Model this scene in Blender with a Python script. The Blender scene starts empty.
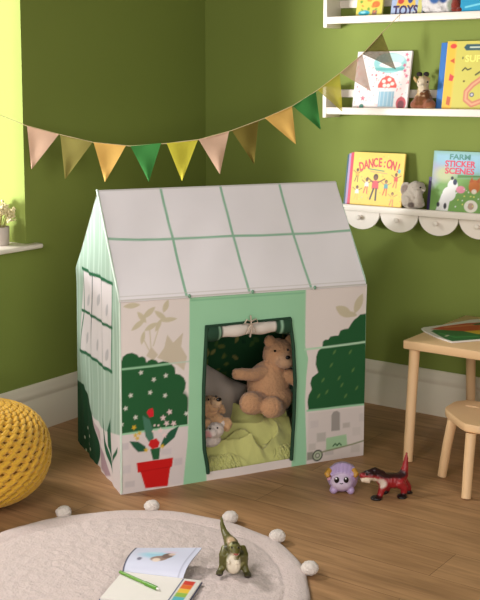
import bpy, bmesh, math, random
import numpy as np
from mathutils import Vector, Matrix, Euler, noise
random.seed(7); RNG = np.random.default_rng(7)
S = bpy.context.scene; COL = S.collection
PI = math.pi

# ------------------------------------------------------------------ camera
CAM_Y = math.radians(35.5); F = 1103.0; PX, PY = 250.0, 218.0
PITCH = math.atan(135 / F)
fh = np.array([-math.sin(CAM_Y), math.cos(CAM_Y), 0]); rt = np.array([math.cos(CAM_Y), math.sin(CAM_Y), 0])
fwd = fh * math.cos(PITCH) + np.array([0, 0, -math.sin(PITCH)]); upv = np.cross(rt, fwd)
CP = np.array([3.46307, -4.46650, 1.5])
cam = bpy.data.cameras.new('camera'); co = bpy.data.objects.new('camera', cam); COL.objects.link(co)
co.location = CP; co.rotation_euler = (PI / 2 - PITCH, 0, CAM_Y)
cam.sensor_fit = 'VERTICAL'; cam.sensor_height = 36; cam.lens = F * 36 / 600
cam.shift_x = (240 - PX) / 600; cam.shift_y = -(300 - PY) / 600
cam.clip_start = 0.05; S.camera = co

# ------------------------------------------------------------------ light
S.view_settings.view_transform = 'Standard'; S.view_settings.look = 'None'
S.view_settings.gamma = 1; S.view_settings.use_curve_mapping = False
S.view_settings.exposure = 0.0
W = bpy.data.worlds.new('world'); S.world = W; W.use_nodes = True
W.node_tree.nodes['Background'].inputs[0].default_value = (1.0, 0.93, 0.86, 1)
W.node_tree.nodes['Background'].inputs[1].default_value = 0.06
def area(name, loc, target, size, size_y, power, color):
    l = bpy.data.lights.new(name, 'AREA'); l.shape = 'RECTANGLE'; l.size = size; l.size_y = size_y
    l.energy = power; l.color = color
    o = bpy.data.objects.new(name, l); COL.objects.link(o); o.location = loc
    o.rotation_euler = (Vector(target) - Vector(loc)).to_track_quat('-Z', 'Y').to_euler()
    return o
area('window_daylight_oblique', (-1.5, -4.25, 0.85), (1.3, 0.0, 1.6), 1.0, 0.9, 415, (0.98, 0.97, 0.98))
area('window_daylight_high', (-1.2, -2.5, 2.95), (2.3, -1.35, 0.0), 0.7, 0.7, 105, (1.0, 0.96, 0.94))
area('room_fill_near', (1.6, -4.4, 1.9), (1.0, -1.0, 0.6), 1.4, 1.2, 44, (1.0, 0.95, 0.92))  # added fill lamp left of the camera
area('room_fill_side', (4.2, -3.2, 1.8), (1.2, -1.0, 0.5), 1.2, 1.2, 28, (1.0, 0.95, 0.91))  # added fill from the right, out of view, brightens the tent front
area('room_fill_far', (4.2, -5.6, 1.2), (1.4, -0.8, 0.5), 2.0, 1.2, 55, (1.0, 0.95, 0.90))  # added low fill behind the camera, lifts the lower back wall

# ------------------------------------------------------------------ helpers
def lin(c):
    return tuple((v / 255 / 12.92) if v / 255 <= 0.04045 else ((v / 255 + 0.055) / 1.055) ** 2.4 for v in c)
def ray(x, y): return fwd * F + rt * (x - PX) - upv * (y - PY)
def on_plane(x, y, p0, n):
    d = ray(x, y); n = np.array(n, float); t = (n @ np.array(p0, float) - n @ CP) / (n @ d); return CP + d * t
def zp(x, y, z=0): return on_plane(x, y, (0, 0, z), (0, 0, 1))
def yp(x, y, Y=0): return on_plane(x, y, (0, Y, 0), (0, 1, 0))

def mat(name, rgb, rough=0.6, var=0.0, vscale=8.0, bump=0.0, bscale=60.0, rgb2=None, spec=0.5, painted=False, alpha=1.0, sheen=0.0, trans=0.0):
    m = bpy.data.materials.new(name); m.use_nodes = True; nt = m.node_tree; N = nt.nodes; L = nt.links
    b = N['Principled BSDF']; b.inputs['Roughness'].default_value = rough
    b.inputs['Specular IOR Level'].default_value = spec
    if sheen: b.inputs['Sheen Weight'].default_value = sheen
    tc = N.new('ShaderNodeTexCoord')
    n = N.new('ShaderNodeTexNoise'); n.inputs['Scale'].default_value = vscale; n.inputs['Detail'].default_value = 4
    L.new(tc.outputs['Object'], n.inputs['Vector'])
    mix = N.new('ShaderNodeMix'); mix.data_type = 'RGBA'
    L.new(n.outputs['Fac'], mix.inputs['Factor'])
    if painted:
        a = N.new('ShaderNodeAttribute'); a.attribute_name = 'Col'
        hs = N.new('ShaderNodeHueSaturation'); hs.inputs['Value'].default_value = 1 - max(var, .03)
        L.new(a.outputs['Color'], hs.inputs['Color'])
        L.new(hs.outputs['Color'], mix.inputs['A']); L.new(a.outputs['Color'], mix.inputs['B'])
    else:
        c = lin(rgb); c2 = lin(rgb2) if rgb2 else tuple(v * (1 - var) for v in c)
        mix.inputs['A'].default_value = (*c2, 1); mix.inputs['B'].default_value = (*c, 1)
    L.new(mix.outputs['Result'], b.inputs['Base Color'])
    if bump:
        n2 = N.new('ShaderNodeTexNoise'); n2.inputs['Scale'].default_value = bscale; n2.inputs['Detail'].default_value = 5
        L.new(tc.outputs['Object'], n2.inputs['Vector'])
        bp = N.new('ShaderNodeBump'); bp.inputs['Strength'].default_value = bump; bp.inputs['Distance'].default_value = 0.004
        L.new(n2.outputs['Fac'], bp.inputs['Height']); L.new(bp.outputs['Normal'], b.inputs['Normal'])
    if alpha < 1: b.inputs['Alpha'].default_value = alpha
    if trans:
        out = N['Material Output']; tb = N.new('ShaderNodeBsdfTranslucent'); ms = N.new('ShaderNodeMixShader')
        ms.inputs[0].default_value = trans
        L.new(mix.outputs['Result'], tb.inputs['Color']); L.new(b.outputs[0], ms.inputs[1]); L.new(tb.outputs[0], ms.inputs[2])
        L.new(ms.outputs[0], out.inputs['Surface'])
    return m

class MB:
    """collects shapes, builds ONE mesh object"""
    def __init__(s): s.v = []; s.f = []; s.m = []; s.c = []; s.n = 0
    def add(s, verts, faces, mi=0, col=(200, 200, 200), cols=None):
        verts = np.asarray(verts, float).reshape(-1, 3); o = s.n
        s.v.append(verts); s.n += len(verts)
        s.f += [tuple(i + o for i in f) for f in faces]; s.m += [mi] * len(faces)
        s.c.append(np.tile(np.array(lin(col)), (len(verts), 1)) if cols is None else np.asarray(cols).reshape(-1, 3))
        return s
    def grid(s, P, mi=0, cols=None, col=(200, 200, 200), wrap=False, flip=False):
        nu, nv = P.shape[:2]; idx = np.arange(nu * nv).reshape(nu, nv)
        if wrap: idx = np.vstack([idx, idx[:1]])
        a, b, c, d = idx[:-1, :-1], idx[1:, :-1], idx[1:, 1:], idx[:-1, 1:]
        q = np.stack([a, b, c, d] if not flip else [a, d, c, b], -1).reshape(-1, 4)
        return s.add(P.reshape(-1, 3), q.tolist(), mi, col, cols)
    def box(s, lo, hi, mi=0, col=(200, 200, 200), bev=0.0, M=None):
        lo = np.array(lo, float); hi = np.array(hi, float)
        bm = bmesh.new(); bmesh.ops.create_cube(bm, size=1)
        bmesh.ops.scale(bm, vec=Vector(hi - lo), verts=bm.verts); bmesh.ops.translate(bm, vec=Vector((lo + hi) / 2), verts=bm.verts)
        if bev: bmesh.ops.bevel(bm, geom=bm.edges[:], offset=bev, segments=2, affect='EDGES', profile=0.5)
        return s.bm(bm, mi, col, M)
    def bm(s, bm, mi=0, col=(200, 200, 200), M=None):
        if M is not None: bmesh.ops.transform(bm, matrix=M, verts=bm.verts)
        bm.verts.index_update()
        v = [x.co[:] for x in bm.verts]; f = [[x.index for x in q.verts] for q in bm.faces]; bm.free()
        return s.add(v, f, mi, col)
    def ell(s, c, r, rot=(0, 0, 0), mi=0, col=(200, 200, 200), seg=16, rings=10):
        if np.isscalar(r): r = (r, r, r)
        M = Matrix.Translation(Vector(c)) @ Euler(rot).to_matrix().to_4x4() @ Matrix.Diagonal((*r, 1))
        bm = bmesh.new(); bmesh.ops.create_uvsphere(bm, u_segments=seg, v_segments=rings, radius=1)
        return s.bm(bm, mi, col, M)
    def tube(s, pts, rad, mi=0, col=(200, 200, 200), seg=10, dome=True, flat=None):
        pts = [Vector(p) for p in pts]; n = len(pts)
        if np.isscalar(rad): rad = [rad] * n
        rings = []; prev = None
        for i in range(n):
            t = (pts[min(i + 1, n - 1)] - pts[max(i - 1, 0)]).normalized()
            if prev is None:
                a = Vector((0, 0, 1)) if abs(t.z) < .9 else Vector((1, 0, 0)); x = t.cross(a).normalized()
            else:
                x = prev - t * prev.dot(t); x.normalize()
            prev = x; y = t.cross(x)
            rings.append([(pts[i] + (x * math.cos(k * 2 * PI / seg) + y * math.sin(k * 2 * PI / seg) * (flat or 1)) * rad[i])[:] for k in range(seg)])
        v = [p for r in rings for p in r]; f = []
        for i in range(n - 1):
            for k in range(seg):
                k2 = (k + 1) % seg; f.append((i * seg + k, i * seg + k2, (i + 1) * seg + k2, (i + 1) * seg + k))
        t0 = (pts[0] - pts[1]).normalized() * (rad[0] * .5 if dome else 0); t1 = (pts[-1] - pts[-2]).normalized() * (rad[-1] * .5 if dome else 0)
        v += [(pts[0] + t0)[:], (pts[-1] + t1)[:]]
        for k in range(seg):
            k2 = (k + 1) % seg; f.append((n * seg, k2, k)); f.append((n * seg + 1, (n - 1) * seg + k, (n - 1) * seg + k2))
        return s.add(v, f, mi, col)
    def lathe(s, prof, seg=32, mi=0, col=(200, 200, 200), c=(0, 0, 0)):
        a = np.arange(seg) * 2 * PI / seg; pr = np.array(prof, float)
        P = np.stack([pr[None, :, 0] * np.cos(a)[:, None] + c[0], pr[None, :, 0] * np.sin(a)[:, None] + c[1], np.tile(pr[:, 1] + c[2], (seg, 1))], -1)
        return s.grid(P, mi, col=col, wrap=True)
    def prism(s, outline, depth_vec, mi=0, col=(200, 200, 200)):
        o = np.array(outline, float); n = len(o); v = np.vstack([o, o + np.array(depth_vec)])
        f = [tuple(range(n)), tuple(range(2 * n - 1, n - 1, -1))] + [(i, i + n, (i + 1) % n + n, (i + 1) % n) for i in range(n)]
        return s.add(v, f, mi, col)
    def text(s, body, size, M, mi=0, col=(200, 200, 200), bold=0.0, depth=0.0006, sx=1.0):
        cu = bpy.data.curves.new('lettering', 'FONT'); cu.body = body; cu.size = size; cu.align_x = 'CENTER'; cu.align_y = 'CENTER'
        cu.extrude = depth; cu.offset = bold; cu.resolution_u = 3
        o = bpy.data.objects.new('lettering', cu); COL.objects.link(o)
        dg = bpy.context.evaluated_depsgraph_get(); me = bpy.data.meshes.new_from_object(o.evaluated_get(dg))
        v = [(M @ Vector((p.co.x * sx, p.co.y, p.co.z)))[:] for p in me.vertices]; f = [tuple(q.vertices) for q in me.polygons]
        bpy.data.objects.remove(o); bpy.data.curves.remove(cu); bpy.data.meshes.remove(me)
        return s.add(v, f, mi, col)
    def build(s, name, mats, parent=None, loc=(0, 0, 0), smooth=True, sub=None, hide_col=False):
        me = bpy.data.meshes.new(name); V = np.vstack(s.v) - (np.array(sub) if sub is not None else 0)
        me.from_pydata(V.tolist(), [], s.f)
        mats = mats if isinstance(mats, (list, tuple)) else [mats]
        for m in mats: me.materials.append(m)
        me.polygons.foreach_set('material_index', s.m)
        ca = me.color_attributes.new('Col', 'FLOAT_COLOR', 'POINT')
        C = np.ones((len(V), 4)); C[:, :3] = np.vstack(s.c); ca.data.foreach_set('color', C.ravel())
        if smooth:
            me.polygons.foreach_set('use_smooth', [True] * len(me.polygons))
        me.update()
        if smooth: me.set_sharp_from_angle(angle=math.radians(42))
        o = bpy.data.objects.new(name, me); COL.objects.link(o); o.location = loc
        if parent: o.parent = parent
        return o

def tag(o, label, cat, group=None):
    o['label'] = label; o['category'] = cat
    if group: o['group'] = group
    return o
def thing(name, label, cat, loc=(0, 0, 0), rz=0.0, group=None, rot=None):
    o = bpy.data.objects.new(name, None); COL.objects.link(o); o.empty_display_size = .05
    o.location = loc; o.rotation_euler = rot if rot else (0, 0, rz)
    return tag(o, label, cat, group)
def structure(o): o['kind'] = 'structure'; return o
def part_label(o, t): o['label'] = t; return o

class Paint:
    def __init__(s, X, Y, base): s.X = X; s.Y = Y; s.C = np.tile(np.array(lin(base)), X.shape + (1,))
    def mix(s, a, col):
        c = np.array(lin(col)); s.C += (c - s.C) * a[..., None]; return s
    def poly(s, pts, col, soft=.0015, op=1):
        p = np.array(pts, float); q = np.roll(p, -1, 0); ins = np.zeros(s.X.shape, bool); d2 = np.full(s.X.shape, 1e9)
        for (x0, y0), (x1, y1) in zip(p, q):
            if y0 != y1:
                cond = (s.Y < y0) != (s.Y < y1); xi = x0 + (s.Y - y0) * (x1 - x0) / (y1 - y0); ins ^= cond & (s.X < xi)
            d2 = np.minimum(d2, s._seg(x0, y0, x1, y1))
        sd = np.sqrt(d2) * np.where(ins, 1, -1); return s.mix(np.clip(sd / soft / 2 + .5, 0, 1) * op, col)
    def _seg(s, x0, y0, x1, y1):
        dx, dy = x1 - x0, y1 - y0; L = dx * dx + dy * dy + 1e-12
        t = np.clip(((s.X - x0) * dx + (s.Y - y0) * dy) / L, 0, 1); return (s.X - x0 - t * dx) ** 2 + (s.Y - y0 - t * dy) ** 2
    def line(s, pts, w, col, soft=.0015, op=1):
        d2 = np.full(s.X.shape, 1e9)
        for (x0, y0), (x1, y1) in zip(pts[:-1], pts[1:]): d2 = np.minimum(d2, s._seg(x0, y0, x1, y1))
        return s.mix(np.clip((w / 2 - np.sqrt(d2)) / soft / 2 + .5, 0, 1) * op, col)
    def ell(s, c, rx, ry, col, rot=0, soft=.0015, op=1):
        ca, sa = math.cos(rot), math.sin(rot); dx, dy = s.X - c[0], s.Y - c[1]
        u = (dx * ca + dy * sa) / rx; v = (-dx * sa + dy * ca) / ry; k = np.sqrt(u * u + v * v)
        return s.mix(np.clip((1 - k) * min(rx, ry) / soft / 2 + .5, 0, 1) * op, col)
    def leaf(s, a, b, w, col, op=1):
        a = np.array(a); b = np.array(b); d = b - a; n = np.array([-d[1], d[0]]) / np.hypot(*d) * w / 2
        pts = [a + d * t + n * k * math.sin(PI * t) ** .8 for k, r in ((1, np.linspace(0, 1, 9)), (-1, np.linspace(1, 0, 9)[1:-1])) for t in r]
        return s.poly(pts, col, op=op)
    def star(s, c, r, col, n=5, ph=.3):
        for k in range(n):
            t = ph + k * 2 * PI / n; s.ell((c[0] + math.cos(t) * r * .55, c[1] + math.sin(t) * r * .55), r * .52, r * .27, col, t)
        return s

def rect_grid(x0, x1, y0, y1, step):
    nx = max(2, int((x1 - x0) / step) + 1); ny = max(2, int((y1 - y0) / step) + 1)
    return np.meshgrid(np.linspace(x0, x1, nx), np.linspace(y0, y1, ny), indexing='ij')

def blob(name, mb, voxel, m, parent, iters=4, fuzz=0.0, fscale=120, colfn=None, base=(200, 200, 200)):
    """one continuous body: overlapping volumes fused into a single skin (vertices in the parent's frame)"""
    t = mb.build('soft_body', [m]); mo = t.modifiers.new('r', 'REMESH'); mo.mode = 'VOXEL'; mo.voxel_size = voxel
    sm = t.modifiers.new('s', 'SMOOTH'); sm.iterations = iters; sm.factor = .5
    dg = bpy.context.evaluated_depsgraph_get(); me = bpy.data.meshes.new_from_object(t.evaluated_get(dg)); me.name = name
    bpy.data.objects.remove(t)
    n = len(me.vertices); P = np.zeros(n * 3); me.vertices.foreach_get('co', P); P = P.reshape(-1, 3)
    if fuzz:
        Nn = np.array([v.normal[:] for v in me.vertices])
        k = np.array([noise.noise(Vector(p) * fscale) for p in P]); P = P + Nn * (k * fuzz)[:, None]
        me.vertices.foreach_set('co', P.ravel())
    for a in list(me.color_attributes): me.color_attributes.remove(a)
    ca = me.color_attributes.new('Col', 'FLOAT_COLOR', 'POINT'); C = np.ones((n, 4)); C[:, :3] = lin(base)
    if colfn:
        for (c, r, colr, soft) in colfn:
            d = np.sqrt((((P - np.array(c)) / np.array(r)) ** 2).sum(1)); a = np.clip((1 - d) / soft + .5, 0, 1)[:, None]
            C[:, :3] += (np.array(lin(colr)) - C[:, :3]) * a
    ca.data.foreach_set('color', C.ravel())
    if not me.materials: me.materials.append(m)
    me.polygons.foreach_set('use_smooth', [True] * len(me.polygons)); me.update()
    o = bpy.data.objects.new(name, me); COL.objects.link(o); o.parent = parent
    return o

# ------------------------------------------------------------------ materials
M_wall = mat('green_wall_paint', (124, 138, 64), .75, .05, 2.5, .06, 220, spec=.25)
M_white = mat('white_paint', (238, 228, 214), .45, .03, 6, .03, 150)
M_skirt = mat('skirting_paint', (226, 216, 196), .5, .03, 5)
M_print = mat('printed_fabric', (0, 0, 0), .85, .04, 14, .12, 420, painted=True, spec=.2)
M_paintsmooth = mat('printed_card', (0, 0, 0), .45, .02, 20, painted=True)
M_plastic = mat('painted_plastic', (0, 0, 0), .38, .04, 60, .1, 300, painted=True)
M_binding = mat('dark_green_binding', (28, 66, 44), .8, .15, 30, .2, 400)
M_mint = mat('mint_fabric', (168, 214, 180), .85, .06, 20, .1, 400)
M_offwhite = mat('offwhite_fabric', (228, 218, 208), .85, .05, 15, .1, 400)
M_wood = mat('pale_birch', (240, 204, 158), .5, 0, 3, .03, 90, rgb2=(228, 186, 136))
M_paper = mat('paper', (236, 230, 222), .7, .03, 30)
M_black = mat('black_plastic', (18, 15, 14), .2)
M_shine = mat('white_eye_glint', (250, 250, 250), .2)

def wood_floor():
    m = bpy.data.materials.new('oak_laminate'); m.use_nodes = True; N = m.node_tree.nodes; L = m.node_tree.links; b = N['Principled BSDF']
    tc = N.new('ShaderNodeTexCoord'); mp = N.new('ShaderNodeMapping'); L.new(tc.outputs['Object'], mp.inputs[0])
    br = N.new('ShaderNodeTexBrick'); br.offset = .37; br.inputs['Scale'].default_value = 1; br.inputs['Brick Width'].default_value = 1.25
    br.inputs['Row Height'].default_value = .19; br.inputs['Mortar Size'].default_value = .0012; br.inputs['Mortar Smooth'].default_value = .3
    br.inputs['Color1'].default_value = (*lin((186, 146, 104)), 1); br.inputs['Color2'].default_value = (*lin((170, 130, 90)), 1); br.inputs['Mortar'].default_value = (*lin((112, 82, 54)), 1)
    L.new(mp.outputs[0], br.inputs['Vector'])
    m2 = N.new('ShaderNodeMapping'); m2.inputs['Scale'].default_value = (1.6, 22, 1); L.new(tc.outputs['Object'], m2.inputs[0])
    n = N.new('ShaderNodeTexNoise'); n.inputs['Scale'].default_value = 2.2; n.inputs['Detail'].default_value = 8; n.inputs['Distortion'].default_value = .6; L.new(m2.outputs[0], n.inputs['Vector'])
    cr = N.new('ShaderNodeValToRGB'); cr.color_ramp.elements[0].position = .3; cr.color_ramp.elements[0].color = (.62, .58, .54, 1); cr.color_ramp.elements[1].position = .68; cr.color_ramp.elements[1].color = (1.12, 1.1, 1.08, 1)
    L.new(n.outputs['Fac'], cr.inputs[0])
    n3 = N.new('ShaderNodeTexNoise'); n3.inputs['Scale'].default_value = 3; n3.inputs['Detail'].default_value = 3
    m3 = N.new('ShaderNodeMapping'); m3.inputs['Scale'].default_value = (1, 3, 1); L.new(tc.outputs['Object'], m3.inputs[0]); L.new(m3.outputs[0], n3.inputs['Vector'])
    mx = N.new('ShaderNodeMix'); mx.data_type = 'RGBA'; mx.blend_type = 'MULTIPLY'; mx.inputs['Factor'].default_value = .75
    L.new(br.outputs['Color'], mx.inputs['A']); L.new(cr.outputs[0], mx.inputs['B'])
    c2 = N.new('ShaderNodeValToRGB'); c2.color_ramp.elements[0].position = .35; c2.color_ramp.elements[0].color = (.78, .76, .74, 1); c2.color_ramp.elements[1].position = .65; c2.color_ramp.elements[1].color = (1.05, 1.05, 1.05, 1)
    L.new(n3.outputs['Fac'], c2.inputs[0])
    my = N.new('ShaderNodeMix'); my.data_type = 'RGBA'; my.blend_type = 'MULTIPLY'; my.inputs['Factor'].default_value = .7
    L.new(mx.outputs['Result'], my.inputs['A']); L.new(c2.outputs[0], my.inputs['B']); L.new(my.outputs['Result'], b.inputs['Base Color'])
    b.inputs['Roughness'].default_value = .5; b.inputs['Specular IOR Level'].default_value = .35
    bp = N.new('ShaderNodeBump'); bp.inputs['Strength'].default_value = .15; bp.inputs['Distance'].default_value = .002
    L.new(n.outputs['Fac'], bp.inputs['Height']); L.new(bp.outputs['Normal'], b.inputs['Normal'])
    return m
M_floor = wood_floor()

# ------------------------------------------------------------------ the room
YB, XR = -6.2, 4.4
structure(MB().box((-.3, YB, -.05), (XR, .15, 0)).build('floor', M_floor, smooth=False))
structure(MB().box((-.3, 0, 0), (XR, .15, 2.7)).build('wall_back', M_wall, smooth=False))
WY0, WY1, WZ0, WZ1 = -2.75, -1.248, .80, 2.35
wl = MB()
wl.box((-.3, WY1, 0), (0, 0, 2.7)).box((-.3, YB, 0), (0, WY0, 2.7)).box((-.3, WY0, 0), (0, WY1, WZ0)).box((-.3, WY0, WZ1), (0, WY1, 2.7))
structure(wl.build('wall_left', M_wall, smooth=False))
def skirting(name, a, b, n):
    a = np.array(a, float); b = np.array(b, float); n = np.array(n, float); z = np.array([0, 0, 1.])
    prof = [(0, 0), (.018, 0), (.018, .135), (.015, .140), (.015, .150), (.018, .155), (.016, .172), (.010, .186), (.010, .196), (.004, .206), (0, .207)]
    P = np.array([[p + n * d + z * h for d, h in prof] for p in (a, b)])
    o = MB().grid(P).build(name, M_skirt); return structure(o)
skirting('baseboard_left', (0, YB, 0), (0, 0, 0), (1, 0, 0))
skirting('baseboard_back', (0, 0, 0), (XR, 0, 0), (0, -1, 0))
# window sill with a rounded nose and a horn past the reveal
sl = MB().box((-.3, WY0, WZ0), (0, WY1, WZ0 + .022)).box((-.01, WY0 - .07, WZ0), (.04, WY1 + .065, WZ0 + .022), bev=.009)
structure(sl.build('trim_1', M_white))
wf = MB()
for y0, y1, z0, z1 in ((WY0, WY0 + .05, WZ0 + .02, WZ1), (WY1 - .05, WY1, WZ0 + .02, WZ1), (WY0, WY1, WZ0 + .02, WZ0 + .08), (WY0, WY1, WZ1 - .06, WZ1), (-2.02, -1.97, WZ0 + .02, WZ1)):
    wf.box((-.29, y0, z0), (-.24, y1, z1), bev=.006)
structure(wf.build('window_1', M_white))

# ------------------------------------------------------------------ play tent
A = np.array([.81756, -1.57245, 0]); TW = 1.030
ex = np.array([.48972, .87187, 0]); ey = np.array([-.87187, .48972, 0]); ez = np.array([0, 0, 1.])
TANG = math.atan2(ex[1], ex[0]); TD = .664; TC = A + ex * TW / 2 + ey * TD / 2
tent = thing('play_tent', 'white and mint fabric house-shaped play tent printed like a greenhouse', 'play tent', TC, TANG)
def tl(u, w, z): return np.stack(np.broadcast_arrays(np.asarray(u) - TW / 2, np.asarray(w) - TD / 2, np.asarray(z)), -1)   # tent frame
def tw(x, y, w=0.0):                                  # picture point at depth w behind the tent's front -> world
    return on_plane(x, y, A + ey * w, ey)
def uz(x, y, w=0.0):
    p = tw(x, y, w) - A; return (p @ ex, p[2])
gn = np.cross(ey + ex * .0492, ez)
def gz(x, y):
    p = on_plane(x, y, A, gn) - A; return (p @ ey, p[2])
def F_(*pts): return [uz(*p) for p in pts]
def G_(*pts): return [gz(*p) for p in pts]
def wr(a, b, amp=.004):
    return amp * (np.sin(a * 9 + b * 5 + 1) * .5 + np.sin(a * 23 - b * 7) * .3 + np.sin(b * 19 + a * 4) * .3)
WHITE = (232, 222, 216); MINT = (160, 212, 172); DKG = (40, 94, 54); TAN = (206, 196, 168)
eave = lambda u: .7265 - .0195 * u / TW
# door outline
zL = np.array([.035, .12, .25, .40, .50, .60]); dL = [uz(*p)[0] for p in ((206.5, 470), (202.5, 448), (201.5, 420), (201.5, 385), (203, 350), (204, 328))]
zsL = [uz(*p)[1] for p in ((206.5, 470), (202.5, 448), (201.5, 420), (201.5, 385), (203, 350), (204, 328))]
ptsR = ((291.5, 461), (292.5, 440), (293.8, 415), (294.5, 380), (292.5, 345), (289, 320))
dR = [uz(*p)[0] for p in ptsR]; zsR = [uz(*p)[1] for p in ptsR]
uL = lambda z: np.interp(z, zsL, dL); uR = lambda z: np.interp(z, zsR, dR)
ZT = .5 * (uz(204, 326)[1] + uz(290, 318)[1]); ZB = .034

def front_paint(U, Z):
    p = Paint(U, Z, WHITE)
    # brick wall along the bottom
    ins = F_((119, 434), (187, 424), (187, 482), (121, 497)); p.poly(ins, (222, 212, 210))
    for (x, y, w, h, c) in ((124, 447, 9, 7, (208, 198, 200)), (166, 452, 10, 6, (212, 203, 204)), (178, 462, 8, 7, (208, 198, 200)), (127, 470, 8, 8, (212, 203, 204)), (130, 485, 10, 6, (206, 198, 198))):
        p.poly(F_((x - w / 2, y - h / 2), (x + w / 2, y - h / 2 - 1.3), (x + w / 2, y + h / 2 - 1.3), (x - w / 2, y + h / 2)), c, soft=.003)
    # tan leaves top left
    for a, b, w in (((122, 306), (139, 304), .02), ((130, 330), (144, 318), .02), ((141, 318), (154, 306), .022), ((153, 310), (166, 320), .02), ((158, 320), (176, 318), .018), ((162, 312), (167, 299), .022), ((136, 311), (145, 322), .02), ((143, 330), (156, 322), .02), ((154, 331), (160, 318), .018), ((140, 344), (143, 330), .016)):
        p.leaf(uz(*a), uz(*b), w, TAN)
    for a, b in (((150, 352), (148, 325)), ((152, 345), (158, 325)), ((143, 340), (149, 352))): p.line([uz(*a), uz(*b)], .004, TAN)
    p.poly(F_((156, 357), (163, 347), (166, 334), (172, 342), (182, 332), (180, 346), (186, 356), (183, 370), (176, 364), (168, 362)), (208, 196, 174))
    p.poly(F_((145, 355), (150, 346), (157, 354), (152, 360)), (208, 196, 174))
    # left bush, scalloped
    bush = F_((120.5, 361), (122, 356), (126, 353), (131, 352), (136, 354), (138, 356.5), (141, 355.5), (144, 357), (145.5, 362), (147, 360), (150.5, 358.5), (155, 359.5), (157.5, 362), (162, 360.5), (167, 361.5), (171, 364), (174, 367), (174.5, 373), (179, 374), (183, 377), (185, 382), (184.5, 388), (182, 393), (185, 394), (187, 397), (187, 424), (119, 434))
    p.poly(bush, DKG); p.ell(uz(176, 404), .05, .06, (42, 92, 54), op=.7, soft=.006)
    p.line(F_((119, 434.5), (187, 424.5)), .007, MINT)
    p.line(F_((119, 369), (150, 365.5), (169, 363)), .008, (150, 200, 160)); p.line(F_((169, 363), (190, 360.5)), .005, (196, 212, 196))
    for x, y in ((130, 395), (149.5, 392), (164.5, 395), (125, 408), (135, 417), (140, 372), (165, 375), (185.5, 413), (121, 424), (153, 379)):
        p.star(uz(x, y), .0080, (226, 228, 214), ph=x)
    # potted plant
    p.poly(F_((142, 415), (149, 419), (152, 428), (153.5, 438), (149, 442), (145, 436)), (74, 124, 100))
    p.poly(F_((129, 441), (138, 441.5), (145, 446), (147, 451), (138, 452), (133, 447)), (40, 92, 66))
    p.poly(F_((178.5, 425), (174, 437), (163, 447), (160, 446), (164, 436), (170, 430)), (40, 92, 66))
    p.poly(F_((150, 449), (160, 447), (159, 459), (153, 460)), (44, 96, 60))
    for x, y in ((169, 411.5), (162.5, 417.5), (166, 423), (173, 423), (160, 430), (164, 435)): p.star(uz(x, y), .0100, (240, 214, 212), ph=y)
    for x, y in ((154, 425), (152.5, 431), (158, 425)): p.ell(uz(x, y), .004, .004, (236, 216, 206))
    for x, y in ((133.5, 427), (135, 435), (139, 433), (162, 446), (146, 450), (137, 438)): p.star(uz(x, y), .0085, (226, 186, 52), ph=y)
    p.poly(F_((146, 412), (148, 409), (152, 407.5), (153, 411), (153, 416), (149, 417)), (214, 40, 52))
    p.poly(F_((148, 445), (150, 440), (156, 438), (159.5, 442), (158, 447), (152, 449)), (206, 36, 36))
    p.poly(F_((136.6, 463), (172.8, 457.3), (172, 466.3), (170.3, 466.6), (167.8, 486), (145.6, 488.5), (140.6, 472.3), (137.9, 472.9)), (206, 28, 26))
    p.line(F_((140, 472), (171, 466.5)), .003, (180, 20, 20))
    # mint door surround
    p.poly(F_((188.5, 290), (304, 285), (304, 345), (307, 358), (305.5, 375), (304.5, 400), (305.5, 430), (307, 470), (183, 487), (187, 440), (188, 400)), MINT)
    p.line(F_((205, 446), (206, 472)), .003, (120, 180, 140)); p.line(F_((190, 300), (302, 292)), .006, (140, 196, 154))
    # right side: leaves, bush, lower wall
    p.leaf(uz(334, 306), uz(351, 316), .04, TAN); p.leaf(uz(353, 313), uz(361, 293), .036, TAN); p.leaf(uz(344, 312), uz(356, 315), .02, TAN)
    rb = F_((321, 347), (321.5, 341), (324, 339), (327, 339), (329, 336), (334, 335), (337, 335), (339, 330), (343, 328.5), (347, 328), (350, 323), (353, 319), (356, 317), (359, 314), (365, 313), (368, 403), (308, 410), (307, 402), (308, 395), (311, 389), (309.5, 383), (311, 377), (317, 372), (314.5, 364), (315, 356), (317, 350))
    p.poly(rb, DKG)
    for x, y in ((330, 365), (338, 378), (352, 370), (356, 388), (326, 392), (345, 396), (318, 396), (349, 352), (333, 352), (341, 385), (322, 380)):
        p.leaf(uz(x - 1.5, y + 2), uz(x + 1.5, y - 3), .009, (88, 128, 70))
    p.line(F_((304, 349), (345, 344), (368, 341)), .008, (186, 222, 190)); p.line(F_((307, 410.5), (368, 403.5)), .008, MINT)
    p.poly(F_((308, 413), (368, 406), (368, 460), (306, 472)), (222, 212, 206))
    for (x, y, w, h, c) in ((321, 437, 9, 9, (196, 190, 182)), (346, 425, 7, 5, (196, 188, 180)), (312, 447, 7, 7, (206, 198, 190)), (356, 431, 8, 8, (214, 205, 198)), (314, 424, 8, 7, (214, 204, 200)), (355, 448, 9, 8, (208, 200, 192)), (329, 452, 9, 6, (202, 194, 190)), (310, 456, 6, 8, (150, 150, 138)), (361, 417, 5, 8, (212, 203, 198))):
        p.poly(F_((x - w / 2, y - h / 2 + .5), (x + w / 2, y - h / 2 - .5), (x + w / 2, y + h / 2 - .5), (x - w / 2, y + h / 2 + .5)), c, soft=.003)
    p.poly(F_((331, 431), (331, 415), (333, 411.5), (336.5, 410.5), (339.5, 412.5), (339.5, 430)), (164, 158, 152))
    p.poly(F_((326, 438), (346, 434), (347, 446), (326, 450)), (170, 206, 164))
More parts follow.
